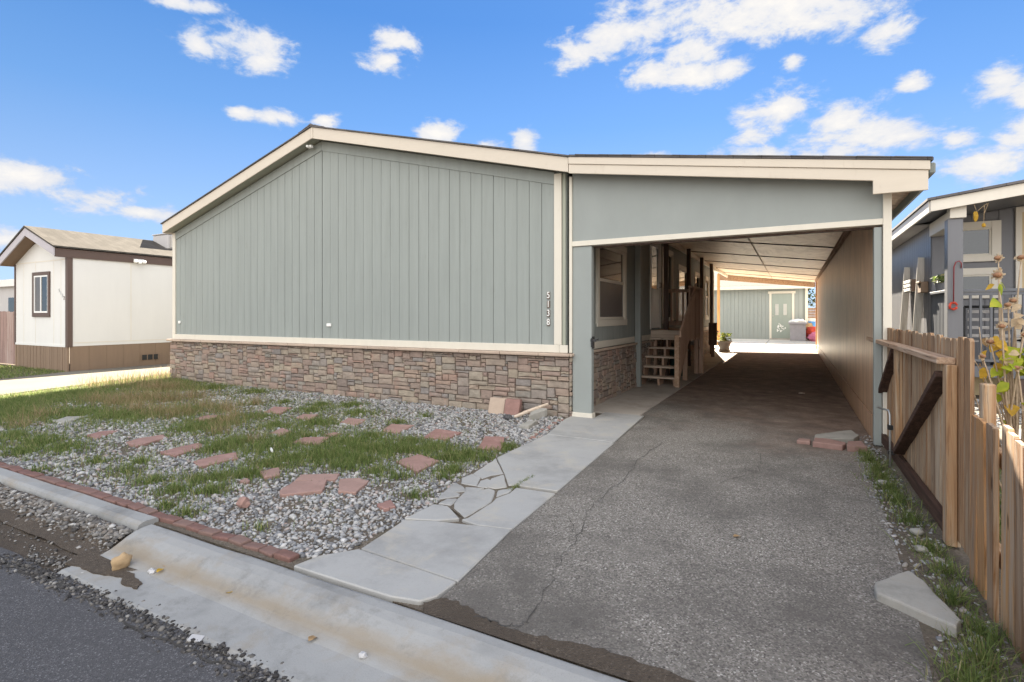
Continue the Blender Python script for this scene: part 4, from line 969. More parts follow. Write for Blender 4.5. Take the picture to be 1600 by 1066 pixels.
for y0, y1, m in ((.76,.85,'fence'), (-.98,-.88,'fence'), (-2.80,-2.70,'fence')):
    MB().box(GX-.012,GX+.042,y0,y1,.136 if y0 > -2 else .0,1.099).build('stile', M[m], gt, bevel=.004)
MB().beam((GX+.012,.72,.17),(GX+.012,-.82,1.07),.045,.08,(1,0,0)).build('brace', M['brace'], gt, bevel=.004)
MB().beam((GX+.012,-1.03,.17),(GX+.012,-2.64,1.03),.045,.10,(1,0,0)).build('brace', M['brace'], gt, bevel=.004)
MB().tube([(GX-.10,-.62,.50),(GX-.035,-.78,.50),(GX-.03,-.80,.46),(GX-.035,-.86,-.01)], .009, 8).build('drop_rod', M['steel'], gt, smooth=True)
mb = MB(); mb.box(GX-.05,GX-.012,-.86,-.79,.33,.37); mb.box(GX-.05,GX-.0,-.85,-.80,.10,.13); mb.build('rod_bracket', M['black'], gt)
pk = thing('picket_fence', (3.56, -3.8, 0), 'low picket fence of weathered orange boards in the right foreground', 'fence')
mb = MB(); y = -3.22
tops = []
while y > -5.5:
    w_ = rg.uniform(.085, .115); x = 3.60+rg.uniform(-.02, .014); top = .885+rg.uniform(-.028, .022); lean = rg.uniform(-.016, .016); bot = rg.uniform(-.03, .02)
    c = .014
    mb.prism([(x+lean*.3,y-w_,bot),(x+lean*.3,y,bot),(x+lean,y+lean,top-c*rg.random()),(x+lean,y-c+lean,top),(x+lean,y-w_+c+lean,top-.006),(x+lean,y-w_+lean,top-c)], (.019,0,0)); y -= w_+rg.choice([.006,.012,.02,.03])
mb.build('pickets', M['picket'], pk)
for z in (.22, .70): MB().box(3.645,3.685,-5.5,-3.15,z-.04,z+.04).build('rail', M['fence'], pk, bevel=.004)
MB().box(3.668,3.725,-3.17,-3.10,-.05,1.03).build('post', M['fence'], pk, bevel=.006)
MB().box(3.69,3.78,-5.2,-5.1,-.2,.85).build('post', M['fence'], pk, bevel=.006)

# ------------------------------------------------------------------ slate blue house on the right
bh = thing('blue_house', (7, 6.2, 0), 'slate blue house with a covered front porch and pale trim on the right', 'house')
BX, BY = 5.15, 6.15
MB().prism([(BX+.03,BY+.03,.3),(12,BY+.03,.3),(12,BY+.03,3.05),(9,BY+.03,3.85),(BX+.03,BY+.03,3.28)], (0,10,0)).build('wall', M['blue'], bh)
mb = MB(); y = BY+.03
while y < 16: mb.box(BX, BX+.03, y+.006, y+.194, .45, 3.24); y += .2
mb.build('siding', M['blue'], bh)
mb = MB(); mb.box(BX+.0,BX+.05,BY-.0,16.1,-.02,.45); mb.box(BX+.05,12,BY,BY+.028,-.02,.45); mb.build('skirting', M['bluerail'], bh)
def bz(x): return 3.36 + (x-4.83)*.135
mb = MB()
mb.prism([(4.83,4.44,bz(4.83)-.19),(9,4.44,bz(9)-.19),(9,4.44,bz(9)),(4.83,4.44,bz(4.83))], (0,.035,0))
mb.box(4.81,4.845,4.48,16.3,3.16,3.355)
mb.prism([(9.01,4.44,bz(9)-.19),(13,4.44,bz(9)-.7),(13,4.44,bz(9)-.51),(9.01,4.44,bz(9))], (0,.035,0))
mb.build('fascia', M['bluetrim'], bh, bevel=.004)
mb = MB(); mb.prism([(4.78,4.40,bz(4.78)+.005),(9,4.40,bz(9)+.005),(13.1,4.40,bz(9)-.54),(13.1,4.40,bz(9)-.50),(9,4.40,bz(9)+.05),(4.78,4.40,bz(4.78)+.045)], (0,12.2,0)); mb.build('roof', M['roof'], bh)
mb = MB(); mb.box(4.85,BX-.01,6.2,16.2,3.175,3.2); mb.build('soffit', M['farwall'], bh)
mb = MB(); mb.prism([(4.85,4.48,bz(4.85)-.16),(12,4.48,bz(12)-.16),(12,4.48,bz(12)-.14),(4.85,4.48,bz(4.85)-.14)], (0,1.69,0)); mb.build('porch_ceiling', M['bluerail'], bh)
mb = MB(); mb.box(5.12,5.33,4.78,6.14,2.94,3.19); mb.build('porch_beam', M['bluetrim'], bh, bevel=.005)
mb = MB(); mb.box(5.115,5.335,4.56,4.775,3.05,3.34); mb.build('beam_end', M['bluetrim'], bh, bevel=.005)
mb = MB(); mb.box(5.09,5.30,4.60,4.81,-.02,3.045); mb.build('porch_post', M['blue'], bh, bevel=.006)
MB().box(9.1,9.3,4.6,4.8,-.02,3.5).build('porch_post', M['blue'], bh, bevel=.006)
# porch wall boards, windows, door
mb = MB(); x = BX+.01
hol = [(5.50,6.20,1.70,3.22),(6.40,7.45,.6,3.42)]
while x < 9:
    a, b = x+.005, x+.195; sg = [(.56, bz(x)-.17)]
    for (h0, h1, z0_, z1_) in hol:
        if h0-.02 < (a+b)/2 < h1+.02: sg = [(.56, z0_), (z1_, bz(x)-.17)]
    for p, q in sg:
        if q > p+.02: mb.box(a, b, BY, BY+.03, p, q)
    x += .2
mb.build('siding', M['blue'], bh)
for (z0_, z1_, cl) in ((2.42, 3.18, 'blind'), (1.72, 2.30, 'glass')):
    mb = MB(); mb.box(5.48,5.60,BY-.03,BY+.02,z0_,z1_); mb.box(6.05,6.19,BY-.03,BY+.02,z0_,z1_); mb.box(5.60,6.05,BY-.03,BY+.02,z1_-.13,z1_); mb.box(5.60,6.05,BY-.03,BY+.02,z0_,z0_+.12)
    w_ = mb.build('window', M['bluetrim'], bh, bevel=.005)
    mb = MB(); mb.box(5.60,5.63,BY-.012,BY+.02,z0_+.12,z1_-.13); mb.box(6.02,6.05,BY-.012,BY+.02,z0_+.12,z1_-.13); mb.box(5.63,6.02,BY-.012,BY+.02,z0_+.12,z0_+.15); mb.box(5.63,6.02,BY-.012,BY+.02,z1_-.16,z1_-.13)
    mb.build('frame', M['trim'], w_)
    MB().box(5.63,6.02,BY+.005,BY+.02,z0_+.15,z1_-.16).build('pane', M['glass'], w_)
mb = MB(); mb.box(6.39,6.48,BY-.03,BY+.02,.58,3.40); mb.box(7.38,7.47,BY-.03,BY+.02,.58,3.40); mb.box(6.48,7.38,BY-.03,BY+.02,3.30,3.40); w_ = mb.build('door_frame', M['bluetrim'], bh, bevel=.004)
MB().box(6.48,7.38,BY-.005,BY+.03,.58,3.30).build('door', M['tandoor'], w_)
# porch deck, railings
mb = MB(); mb.box(5.1,9.4,4.72,BY-.01,.49,.545); mb.box(5.30,9.4,4.66,4.715,.36,.545); mb.build('porch_deck', M['bluerail'], bh, bevel=.004)
MB().box(5.4,9.4,5.35,5.40,-.02,.35).build('deck_skirt', M['tandoor'], bh)
for x in (6.05, 7.2): MB().box(x,x+.09,4.68,4.77,-.02,.36).build('deck_leg', M['darkpost'], bh)
mb = MB(); mb.box(5.305,9.1,4.67,4.75,1.80,1.845); mb.box(5.305,9.1,4.69,4.73,1.74,1.795); mb.box(5.305,9.1,4.69,4.73,.62,.66)
x = 5.40
while x < 9.0: mb.box(x,x+.035,4.695,4.728,.66,1.74); x += .135
mb.build('front_railing', M['bluerail'], bh, bevel=.003)
mb = MB(); mb.box(5.10,5.24,4.83,BY-.01,1.80,1.845); mb.box(5.15,5.19,4.83,BY-.02,.62,.66); y = 4.88
while y < 6.05: mb.box(5.15,5.185,y,y+.06,.66,1.795); y += .105
mb.build('side_railing', M['bluerail'], bh, bevel=.003)
# things on and by the porch
ch = thing('porch_bench', (5.75, 5.25, .545), 'dark metal porch bench with pale slats behind the porch railing', 'bench')
mb = MB()
for z in (1.02, 1.16, 1.30, 1.44): mb.box(5.45,6.15,5.02,5.04,z,z+.055)
mb.build('backrest', M['farwall'], ch, bevel=.006)
mb = MB(); 
for x in (5.40, 5.78, 6.17): mb.tube([(x,5.03,.55),(x,5.03,1.0),(x,5.0,1.55)], .022, 8)
mb.tube([(5.40,5.0,1.55),(6.17,5.0,1.55)], .022, 8); mb.tube([(5.40,5.03,.98),(5.40,5.5,.95),(5.40,5.5,.55)], .022, 8); mb.tube([(6.17,5.03,.98),(6.17,5.5,.95),(6.17,5.5,.55)], .022, 8)
mb.build('frame', M['black'], ch, smooth=True)
mb = MB()
for k in range(5): mb.box(5.42,6.15,5.06+.085*k,5.125+.085*k,.94,.96)
mb.build('seat', M['farwall'], ch)
pt = thing('potted_plant', (5.17, 5.5, 1.845), 'small leafy plant in a slate pot on the porch side railing', 'plant')
MB().lathe((5.17,5.5,1.846), [(.06,0),(.09,.16),(.095,.17),(.08,.16)], 14).build('pot', M['blue'], pt)
mb = MB(); leaf_cloud(mb, (5.17,5.5,2.07), (.14,.17,.10), 90, .05, random.Random(3), .2); mb.build('foliage', M['grass'], pt, fix=False)
hk = thing('hanging_ornament', (5.18, 4.55, 1.9), 'dark red curved hook with a red ornament hanging on the slate porch post', 'hook')
MB().tube([(5.27,4.595,2.20),(5.265,4.56,2.28),(5.235,4.55,2.32),(5.19,4.55,2.30),(5.165,4.55,2.22),(5.16,4.55,1.62)], .0085, 8).build('hook', M['rustred'], hk, smooth=True)
mb = MB(); rr = random.Random(4)
for k in range(16):
    a = rr.uniform(0, 6.28); c = Vector((5.155+.05*math.cos(a), 4.55+rr.uniform(-.03,.03), 1.56+.055*math.sin(a))); mb.blob(c, (.022,.015,.022), k, 1)
mb.build('ornament', M['redcloth'], hk)
wc = thing('wind_chime', (5.55, 4.55, 3.05), 'yellow and cream wind chime hanging under the porch fascia', 'wind chime')
mb = MB(); mb.tube([(5.42,4.5,3.24),(5.45,4.5,3.12),(5.55,4.5,3.22),(5.60,4.5,3.25)], .006, 6); mb.tube([(5.55,4.5,3.22),(5.54,4.5,2.92)], .004, 6); mb.tube([(5.60,4.5,3.25),(5.54,4.5,3.06)], .004, 6); mb.build('cord', M['petal'], wc)
mb = MB(); mb.blob((5.44,4.5,3.05), (.035,.02,.09), 2, 2, .3, 3); mb.blob((5.54,4.5,2.89), (.03,.02,.035), 5, 2); mb.build('ornament', M['yellowleaf'], wc)
for (y, zt, lab) in ((6.78, 2.60, 'taller grey board with a bolt hole leaning on the slate blue wall'), (8.3, 2.52, 'shorter grey board leaning on the slate blue wall, farther back')):
    o = MB().beam((4.96,y-.02,.0),(5.11,y,zt),.035,.13,(1,0,0)).build('leaning_board', M['palelean'], bevel=.004); tag(o, lab, 'board', 'boards leaning on the blue house')
o = MB().box(5.02,5.145,6.35,6.65,1.86,2.08).box(4.99,5.02,6.33,6.67,2.05,2.09).build('wall_vent_hood', M['skirt'], bh, bevel=.006)
o = thing('slatted_wall_box', (5.08, 7.55, 2.0), 'sunlit white slatted box on the slate wall between the leaning boards', 'box')
mb = MB()
for z in (1.93, 2.02, 2.11): mb.box(4.98,5.145,7.25,7.95,z,z+.06)
mb.build('slats', M['white'], o, bevel=.004); MB().box(5.0,5.146,7.2,7.25,1.92,2.18).build('side', M['darkpost'], o); MB().box(5.0,5.146,7.95,8.0,1.92,2.18).build('side', M['darkpost'], o)
# background seen through the gap
o = thing('white_shed', (5, 21, 0), 'white shed with a red window glimpsed between the carport and the slate house', 'shed')
MB().box(4.2,8,20.6,24,0,3.2).build('wall', M['whitewall'], o); MB().prism([(4,20.4,3.2),(8.2,20.4,3.2),(8.2,20.4,3.32),(4,20.4,3.32)], (0,3.8,0)).build('roof', M['tanroof'], o)
MB().box(4.5,5.6,20.56,20.6,1.2,1.9).build('window', M['redhouse'], o)
# ------------------------------------------------------------------ dried sunflowers beyond the gate
sf = thing('sunflower_plant', (4.12, -2.0, 0), 'dried sunflower clump with yellow-green leaves beyond the wooden gate', 'plant')
def at(px, py, d):   # measured positions of stems and heads around the clump, metres
    r = (px-800)/826*d; f = d
    return Vector((2.77 + r*math.cos(YAW) - f*math.sin(YAW), -6.87 + r*math.sin(YAW) + f*math.cos(YAW), 1.4-(py-493)/826*d))
rs = random.Random(9)
root = Vector((4.16, -2.02, 0))
stems = []; heads = []
def V(*a): return Vector(a)
def stem_to(p, r0=.010, mid=None, base=None):
    b = base or root + Vector((rs.uniform(-.08,.08), rs.uniform(-.12,.12), 0)); m_ = mid or (b*.45+p*.55+Vector((rs.uniform(-.05,.05), rs.uniform(-.05,.05), rs.uniform(-.02,.10))))
    stems.append(([b, b*.7+m_*.3+Vector((0,0,.04)), m_, p*.7+m_*.3+Vector((0,0,.02)), p], [r0, r0*.9, r0*.7, r0*.5, r0*.4]))
HD = [V(4.03,-2.02,1.80),V(4.17,-1.95,1.80),V(4.02,-2.05,1.68),V(4.20,-2.02,1.60),V(4.06,-2.10,1.47),V(4.12,-1.98,1.50),V(4.24,-2.0,1.46),V(4.28,-2.06,1.38),V(4.34,-2.1,1.49),V(3.96,-2.12,1.22),V(4.13,-2.14,1.27),V(4.22,-2.16,1.20),V(4.36,-2.0,1.30),V(4.0,-2.2,1.33),V(4.20,-2.2,.84),V(4.14,-2.22,.76),V(3.9,-2.2,1.12),V(4.3,-1.9,1.56),V(4.42,-2.05,1.42),V(4.08,-2.2,1.05),V(4.30,-2.15,1.12)]
for p in HD: stem_to(p)
for k in range(14): stem_to(root+Vector((rs.uniform(-.36,.36), rs.uniform(-.3,.3), rs.uniform(.75,1.35))), .006)
mb = MB()
for pts, rr in stems: mb.tube(pts, rr, 6)
mb.build('stem', M['stem'], sf, smooth=True)
for p in HD[:100]:
    s = rs.uniform(.65, 1.05); n_ = Vector((rs.uniform(-.8,.3), rs.uniform(-1,-.2), rs.uniform(-.2,.9))).normalized(); u = n_.orthogonal().normalized(); v_ = n_.cross(u)
    mb = MB(); mb.blob(p+n_*.006, (.026*s,.026*s,.018*s), 3, 2, .1)
    hd = mb.build('seed_head', M['seed'], sf, smooth=True)
    mb = MB(); nb = 13
    for k in range(nb):
        a = 6.283*k/nb + rs.uniform(-.2,.2); d = (u*math.cos(a)+v_*math.sin(a)); e = (u*-math.sin(a)+v_*math.cos(a)); L = .042*s*rs.uniform(.7,1.25)
        mb.add([p+d*.018*s-e*.008*s, p+d*.018*s+e*.008*s, p+d*L*.85+e*.007*s-n_*.006+n_*rs.uniform(-.008,.012), p+d*L-n_*.004, p+d*L*.85-e*.007*s], [(0,1,2,3,4)])
    mb.build('bracts', M['petal'], hd, fix=False)
def leaf(mb, p, d, n_, L, W, droop=.3):
    d = d.normalized(); s = d.cross(n_).normalized(); n2 = s.cross(d); rows = []
    prof = [0, .75, 1., .85, .5, .0]
    for i, wv in enumerate(prof):
        f = i/(len(prof)-1); c = p + d*L*f - Vector((0,0,1))*droop*L*f*f
        rows.append((c - s*W*wv + n2*W*.22*wv + Vector((rs.uniform(-1,1),rs.uniform(-1,1),rs.uniform(-1,1)))*W*.10, c, c + s*W*wv + n2*W*.22*wv + Vector((rs.uniform(-1,1),rs.uniform(-1,1),rs.uniform(-1,1)))*W*.10))
    b = len(mb.v)
    for r_ in rows: mb.v += [tuple(q) for q in r_]
    for i in range(len(prof)-1):
        for j in (0, 1): mb.f.append((b+3*i+j, b+3*i+j+1, b+3*i+3+j+1, b+3*i+3+j))
for k in range(34):
    mb = MB(); q = rs.choice(stems)[0]; f_ = rs.uniform(.45, 1); p = q[2]*(1-f_)+q[4]*f_ + Vector((rs.uniform(-.03,.03), rs.uniform(-.03,.03), rs.uniform(-.04,.02)))
    leaf(mb, p, Vector((rs.uniform(-1,1), rs.uniform(-1,1), rs.uniform(-1,.1))), Vector((rs.uniform(-1,1), rs.uniform(-1,1), rs.uniform(-.3,.8))), rs.uniform(.035,.075), rs.uniform(.012,.026), .5)
    mb.build('leaf', M[rs.choice(['petal','petal','brownleaf','yellowleaf','lime'])], sf, fix=False, smooth=True)
for (p, n, sz, mt) in [(V(4.03,-2.05,1.49),1,.10,'lime'),(V(4.14,-2.12,1.13),22,.105,'lime'),(V(4.3,-2.08,1.24),6,.08,'lime'),(V(4.05,-2.08,1.17),5,.07,'yellowleaf'),(V(3.96,-2.1,1.10),4,.065,'yellowleaf'),(V(4.02,-2.13,1.03),4,.08,'lime'),(V(4.05,-2.15,.90),4,.075,'lime'),(V(4.32,-2.1,1.08),5,.09,'lime'),(V(3.97,-2.1,1.24),1,.07,'yellowleaf'),(V(4.08,-2.1,.80),1,.09,'yellowleaf'),(V(4.1,-2.08,1.36),3,.06,'petal'),(V(4.22,-2.06,1.30),4,.07,'petal'),(V(4.3,-2.05,1.4),3,.07,'yellowleaf'),(V(4.18,-2.1,1.42),3,.06,'petal'),(V(4.26,-2.15,1.22),3,.07,'petal'),(V(4.1,-2.15,1.17),3,.06,'petal')]:
    for k in range(n):
        mb = MB(); leaf(mb, p+Vector((rs.uniform(-.06,.06), rs.uniform(-.06,.06), rs.uniform(-.06,.06)))*min(1, n-1), Vector((rs.uniform(-1,1), rs.uniform(-1,.4), rs.uniform(-.9,.1))), Vector((rs.uniform(-.4,.2), rs.uniform(-1,-.3), rs.uniform(.2,.8))), sz*rs.uniform(.8,1.2), sz*.42)
        mb.build('leaf', M[mt], sf, fix=False, smooth=True)

# ------------------------------------------------------------------ loose stones, pavers, bricks
SOIL = -.02
FL = {
 'f1a': ([(-.84,-4.03),(-.93,-3.82),(-.72,-3.65),(-.54,-3.87),(-.75,-4.08)], 'large red sandstone paver in the gravel nearest the kerb, split along its back edge'),
 'f1b': ([(-.955,-3.79),(-1.04,-3.66),(-.76,-3.47),(-.67,-3.61)], 'narrow red sandstone piece broken off behind the large front paver'),
 'f2': ([(-.64,-3.59),(-.52,-3.48),(-.39,-3.5),(-.28,-3.77),(-.42,-3.82)], 'five-sided red paver just right of the large split paver'),
 'f3': ([(-.58,-2.93),(-.56,-2.61),(-.23,-2.72),(-.19,-3.12)], 'diamond shaped red paver half in grass left of the cracked walkway'),
 'f4': ([(.04,-3.88),(.08,-3.76),(.2,-3.86),(.16,-3.94)], 'small round red stone in gravel near the walkway edge'),
 'f5': ([(-1.44,-3.76),(-1.41,-3.59),(-1.2,-3.74),(-1.26,-3.86)], 'small chipped red paver behind the large split one'),
 'f6': ([(-2.1,-2.88),(-2.21,-2.63),(-1.94,-2.48),(-1.76,-2.8)], 'red paver mostly overgrown by bright grass in mid lawn'),
 'f7': ([(-1.64,-1.94),(-1.8,-1.59),(-1.49,-1.52),(-1.38,-1.96)], 'red paver at the edge of the gravel strip, second from the walkway row'),
 'f8': ([(-.97,-2.0),(-1.11,-1.58),(-.73,-1.57),(-.69,-1.96)], 'wide red paver in the gravel strip before the stone wall blocks'),
 'f9': ([(-.16,-2.16),(-.37,-1.64),(-.15,-1.57),(.09,-2.09)], 'red paver touching the walkway beside a grass tuft'),
 'f10': ([(-2.48,-1.82),(-2.61,-1.54),(-2.29,-1.53),(-2.14,-1.87)], 'red paver at the front of the gravel strip in mid facade'),
 'f11': ([(-2.74,-2.68),(-2.87,-2.39),(-2.58,-2.48),(-2.48,-2.73)], 'small red paver set in grass behind the overgrown one'),
 'f12': ([(-3.25,-1.89),(-3.38,-1.64),(-3.15,-1.57),(-2.93,-1.92)], 'brownish paver sunk in grass under the middle of the facade'),
 'f13': ([(-4.01,-1.8),(-4.25,-1.45),(-3.91,-1.39),(-3.67,-1.79)], 'red paver farthest back, nearest the stone skirting'),
 'f14': ([(-3.74,-3.72),(-3.82,-3.56),(-3.77,-3.31),(-3.56,-3.38),(-3.43,-3.78)], 'long red paver, the farther left of three in the diagonal row'),
 'f15': ([(-2.97,-3.78),(-3.0,-3.52),(-2.99,-3.36),(-2.77,-3.46),(-2.66,-3.81)], 'long red paver in the middle of the diagonal row of three'),
 'f16': ([(-2.31,-3.83),(-2.31,-3.6),(-2.23,-3.44),(-2.02,-3.57),(-2.07,-3.92)], 'long red paver, nearest the drive in the diagonal row of three'),
 'f17': ([(-4.53,-3.75),(-4.6,-3.56),(-4.47,-3.45),(-4.21,-3.8)], 'faded red paver half buried in gravel left of the diagonal row'),
 'f18': ([(-5.89,-3.55),(-6.11,-3.31),(-5.9,-3.15),(-5.57,-3.56)], 'grey paver in the weeds at the far left of the yard'),
 'f19': ([(-4.36,-2.63),(-4.46,-2.37),(-4.31,-2.24),(-4.01,-2.64)], 'brownish paver hidden in dry weeds'),
 'f20': ([(-1.36,-4.01),(-1.38,-3.94),(-1.28,-3.97),(-1.26,-4.04)], 'thumb sized pink stone chip in grass before the chipped paver'),
 'f21': ([(-2.11,-2.43),(-2.08,-2.29),(-1.95,-2.3),(-1.94,-2.45)], 'small flat stone in grass behind the overgrown paver'),
}
def jag(poly, amp, rnd, n=3):
    out = []
    for (a, b) in zip(poly, poly[1:]+poly[:1]):
        for i in range(n):
            f = i/n; k = amp if i else amp*.3
            out.append((a[0]+(b[0]-a[0])*f+rnd.uniform(-k,k), a[1]+(b[1]-a[1])*f+rnd.uniform(-k,k)))
    return out
rf = random.Random(6); KEEP = []
for k, (poly, lab) in FL.items():
    top = rf.uniform(.002, .011) if k not in ('f6','f12','f19','f17') else .004
    pj = jag(poly, .012, rf); tx, ty = rf.uniform(-.02,.02), rf.uniform(-.02,.02); cx = sum(p[0] for p in poly)/len(poly); cy = sum(p[1] for p in poly)/len(poly)
    n = len(pj); mb = MB()
    mb.add([(x,y,-.05) for x,y in pj] + [(x,y,top+tx*(x-cx)+ty*(y-cy)) for x,y in pj], [tuple(range(n))[::-1], tuple(range(n,2*n))] + [(i,(i+1)%n,n+(i+1)%n,n+i) for i in range(n)])
    o = mb.build('sandstone_paver', M['greystone'] if k == 'f18' else M['flag'], bevel=.006, seg=2); tag(o, lab, 'paver', 'red pavers scattered in the yard'); KEEP.append([(cx+(a-cx)*.86, cy+(b-cy)*.86) for a, b in poly])
# brick edging behind the kerb
x = .22; i = 0; br_ = None
while x > -6.6:
    L = .145+rf.uniform(-.006,.006) if x > -1.6 else .19+rf.uniform(-.01,.01)
    if br_ is None:
        mb = MB().box(-.07,.07,-.038,.038,-.05,.008); br_ = mb.build('edging_brick', M['brick'], bevel=.008, seg=2, origin=(0,0,0)); o = br_
    else:
        o = br_.copy(); COL.objects.link(o)
    o.location = (x-L/2, -4.755+.012*mnoise.noise(Vector((x*2,0,1))), rf.uniform(-.012,.004)+(.012 if x < -1.1 else 0)); o.scale = (L/.147, 1, 1); o.rotation_euler = (rf.uniform(-.06,.06), rf.uniform(-.05,.05), rf.uniform(-.13,.13))
    tag(o, 'weathered red brick in the edging row behind the kerb', 'brick', 'edging bricks along the kerb'); x -= L
    i += 1
def slabstone(poly, z0_, z1_, mat, nm, lab, cat, group=None, tilt=(0,0), amp=.008, bev=.008):
    pj = jag(poly, amp, rf); cx = sum(p[0] for p in poly)/len(poly); cy = sum(p[1] for p in poly)/len(poly); n = len(pj); mb = MB()
    mb.add([(x,y,z0_+tilt[0]*(x-cx)+tilt[1]*(y-cy)) for x,y in pj] + [(x,y,z1_+tilt[0]*(x-cx)+tilt[1]*(y-cy)) for x,y in pj], [tuple(range(n))[::-1], tuple(range(n,2*n))] + [(i,(i+1)%n,n+(i+1)%n,n+i) for i in range(n)])
    o = mb.build(nm, mat, bevel=bev, seg=2); return tag(o, lab, cat, group)
slabstone([(3.13,-3.72),(3.14,-3.60),(3.31,-3.40),(3.36,-3.50),(3.43,-3.85),(3.40,-3.92)], -.02, .042, M['greystone'], 'broken_slab', 'big wedge of broken pale concrete lying against the picket fence grass', 'slab', None, (.05,.02), .007, .01)
slabstone([(2.97,-.10),(2.99,.10),(3.37,.50),(3.42,.25),(3.36,.05)], -.01, .045, M['greystone'], 'paving_slab', 'grey paving slab lying on the drive before the gate', 'slab', None, (0,.03))
slabstone([(2.95,-.36),(2.97,-.13),(3.10,-.12),(3.26,-.24),(3.22,-.40)], -.01, .05, M['flag'], 'sandstone_piece', 'longer red sandstone piece in front of the grey paving slab', 'stone', 'red stones before the grey slab')
slabstone([(3.26,-.41),(3.28,-.18),(3.41,-.10),(3.44,-.36)], -.01, .055, M['flag'], 'sandstone_piece', 'shorter red sandstone piece by the gate foot, right of the longer one', 'stone', 'red stones before the grey slab')
slabstone([(2.80,-.28),(2.82,-.15),(2.93,-.14),(2.93,-.28)], -.01, .03, M['flag'], 'sandstone_piece', 'small red chip at the left end of the red stones on the drive', 'stone', 'red stones before the grey slab')
# blocks leaning on the wall
for x0_, x1_, m, lab in ((-1.135,-.895,'cap','tan block leaning on the stone skirting, left of the pair'), (-.875,-.655,'flag','orange-red block leaning on the stone skirting, right of the pair')):
    o = MB().prism([(x0_,-.30,-.03),(x1_,-.26,-.03),(x1_+.005,-.20,.20),(x0_+.005,-.23,.205)], (0,.07,0)).build('leaning_block', M[m], bevel=.008, seg=2); tag(o, lab, 'block', 'blocks against the skirting')
o = MB().tube([(-.62,-.44,.0),(-.5,-.33,.06),(-.36,-.21,.12),(-.25,-.13,.165)], [.022,.026,.024,.018], 8).build('driftwood_stick', M['paleboard']); tag(o, 'pale stick propped on the stone skirting beside the red block', 'stick')
slabstone([(-.40,-.45),(-.30,-.33),(-.22,-.22),(-.33,-.2),(-.43,-.32)], -.02, .085, M['greystone'], 'stone_chunk', 'upright grey stone chunk under the pale stick', 'stone', None, (.1,.3))
slabstone([(-.28,-.98),(-.28,-.72),(-.16,-.66),(-.13,-.98)], -.02, .03, M['greystone'], 'stone_chunk', 'flat grey stone in the gravel next to the walkway', 'stone', None, (.1,.05))
o = MB().blob((-.66,-.56,.015), (.07,.055,.045), 4, 2, .2).build('dark_rock', M['street']); tag(o, 'dark round rock at the foot of the pale stick', 'rock')
o = MB().blob((-.80,-4.37,.02), (.05,.045,.045), 7, 2, .2).build('red_rock', M['flag']); tag(o, 'reddish rock alone in the gravel near the brick row', 'rock')
o = MB().blob((-.73,-5.2,-.055), (.036,.05,.05), 9, 3, .18, 1.3).build('tan_rock', M['tanrock'], smooth=True); tag(o, 'tan rock sitting in the gutter dirt', 'rock')
o = MB().blob((1.12,-5.15,-.075), (.02,.016,.014), 2, 2, .3, 2).build('paper_scrap', M['paper']); tag(o, 'crumpled white scrap in the concrete gutter', 'scrap')
o = MB().blob((-.50,-5.155,-.078), (.03,.02,.016), 12, 2, .35, 2).build('paper_scrap', M['paper']); tag(o, 'crumpled white scrap under the orange leaf', 'scrap')
o = MB().box(.30,.36,-5.42,-5.38,-.098,-.09).build('paper_scrap', M['paper']); o.rotation_euler = (.1,.15,.5); tag(o, 'flat grey-white scrap in the dark gutter gravel', 'scrap')
o = MB().box(3.18,3.22,0,.0+.03,-.004,.0).blob((2.9,3.9,.01),(.06,.02,.012),3,1).build('wood_chip', M['paleboard']); tag(o, 'pale chips of wood on the dirt under the carport', 'chip')
for (x, y, z, m, L, lab) in [(-.50,-5.10,-.07,'orangeleaf',.07,'curled orange leaf on the gutter by the white scrap'),(.11,-5.095,-.075,'yellowleaf',.045,'small yellow leaf in the gutter before the walkway'),(.82,-5.14,-.083,'brownleaf',.055,'brown leaf in the gutter crease'),(-.46,-5.12,-.068,'yellowleaf',.05,'yellow half of a leaf beside the orange one'),(2.43,-3.25,-.003,'brownleaf',.05,'single brown leaf on the driveway asphalt')]:
    mb = MB(); leaf(mb, Vector((x,y,z)), Vector((rs.uniform(-1,1), rs.uniform(-1,1), .25)), Vector((0,0,1)), L, L*.38, .2); o = mb.build('fallen_leaf', M[m], fix=False, smooth=True); tag(o, lab, 'leaf', 'fallen leaves')
for (x, y, r_, lab) in [(3.42,-1.55,.045,'white round stone in the grass strip by the gate rod'),(3.47,-2.65,.04,'pale stone in the grass below the gate end'),(3.44,-2.95,.035,'small pale stone close to the concrete wedge')]:
    o = MB().blob((x,y,.01), (r_,r_*.8,r_*.6), int(x*100)%13, 2, .15).build('pale_stone', M['greystone'], smooth=True); tag(o, lab, 'stone', 'pale stones along the gate')
o = MB().tube([(-2.05,-3.18,.01),(-1.9,-3.28,.02)], .012, 6).build('white_tube', M['white']); tag(o, 'short white plastic stake in the grass', 'stake')
for k in range(18):
    f_ = k/17; x = .12-.10*f_+rf.uniform(-.05,.02); y = -1.55+1.25*f_+rf.uniform(-.04,.04); s_c = rf.uniform(.018,.04)
    o = MB().blob((x,y,-.005), (s_c,s_c*.7,s_c*.5), k, 1, .3, 2).build('brick_chip', M['flag'] if k % 3 else M['greystone']); tag(o, 'small broken chip along the walkway edge near the house corner', 'stone chip', 'chips along the walkway edge')

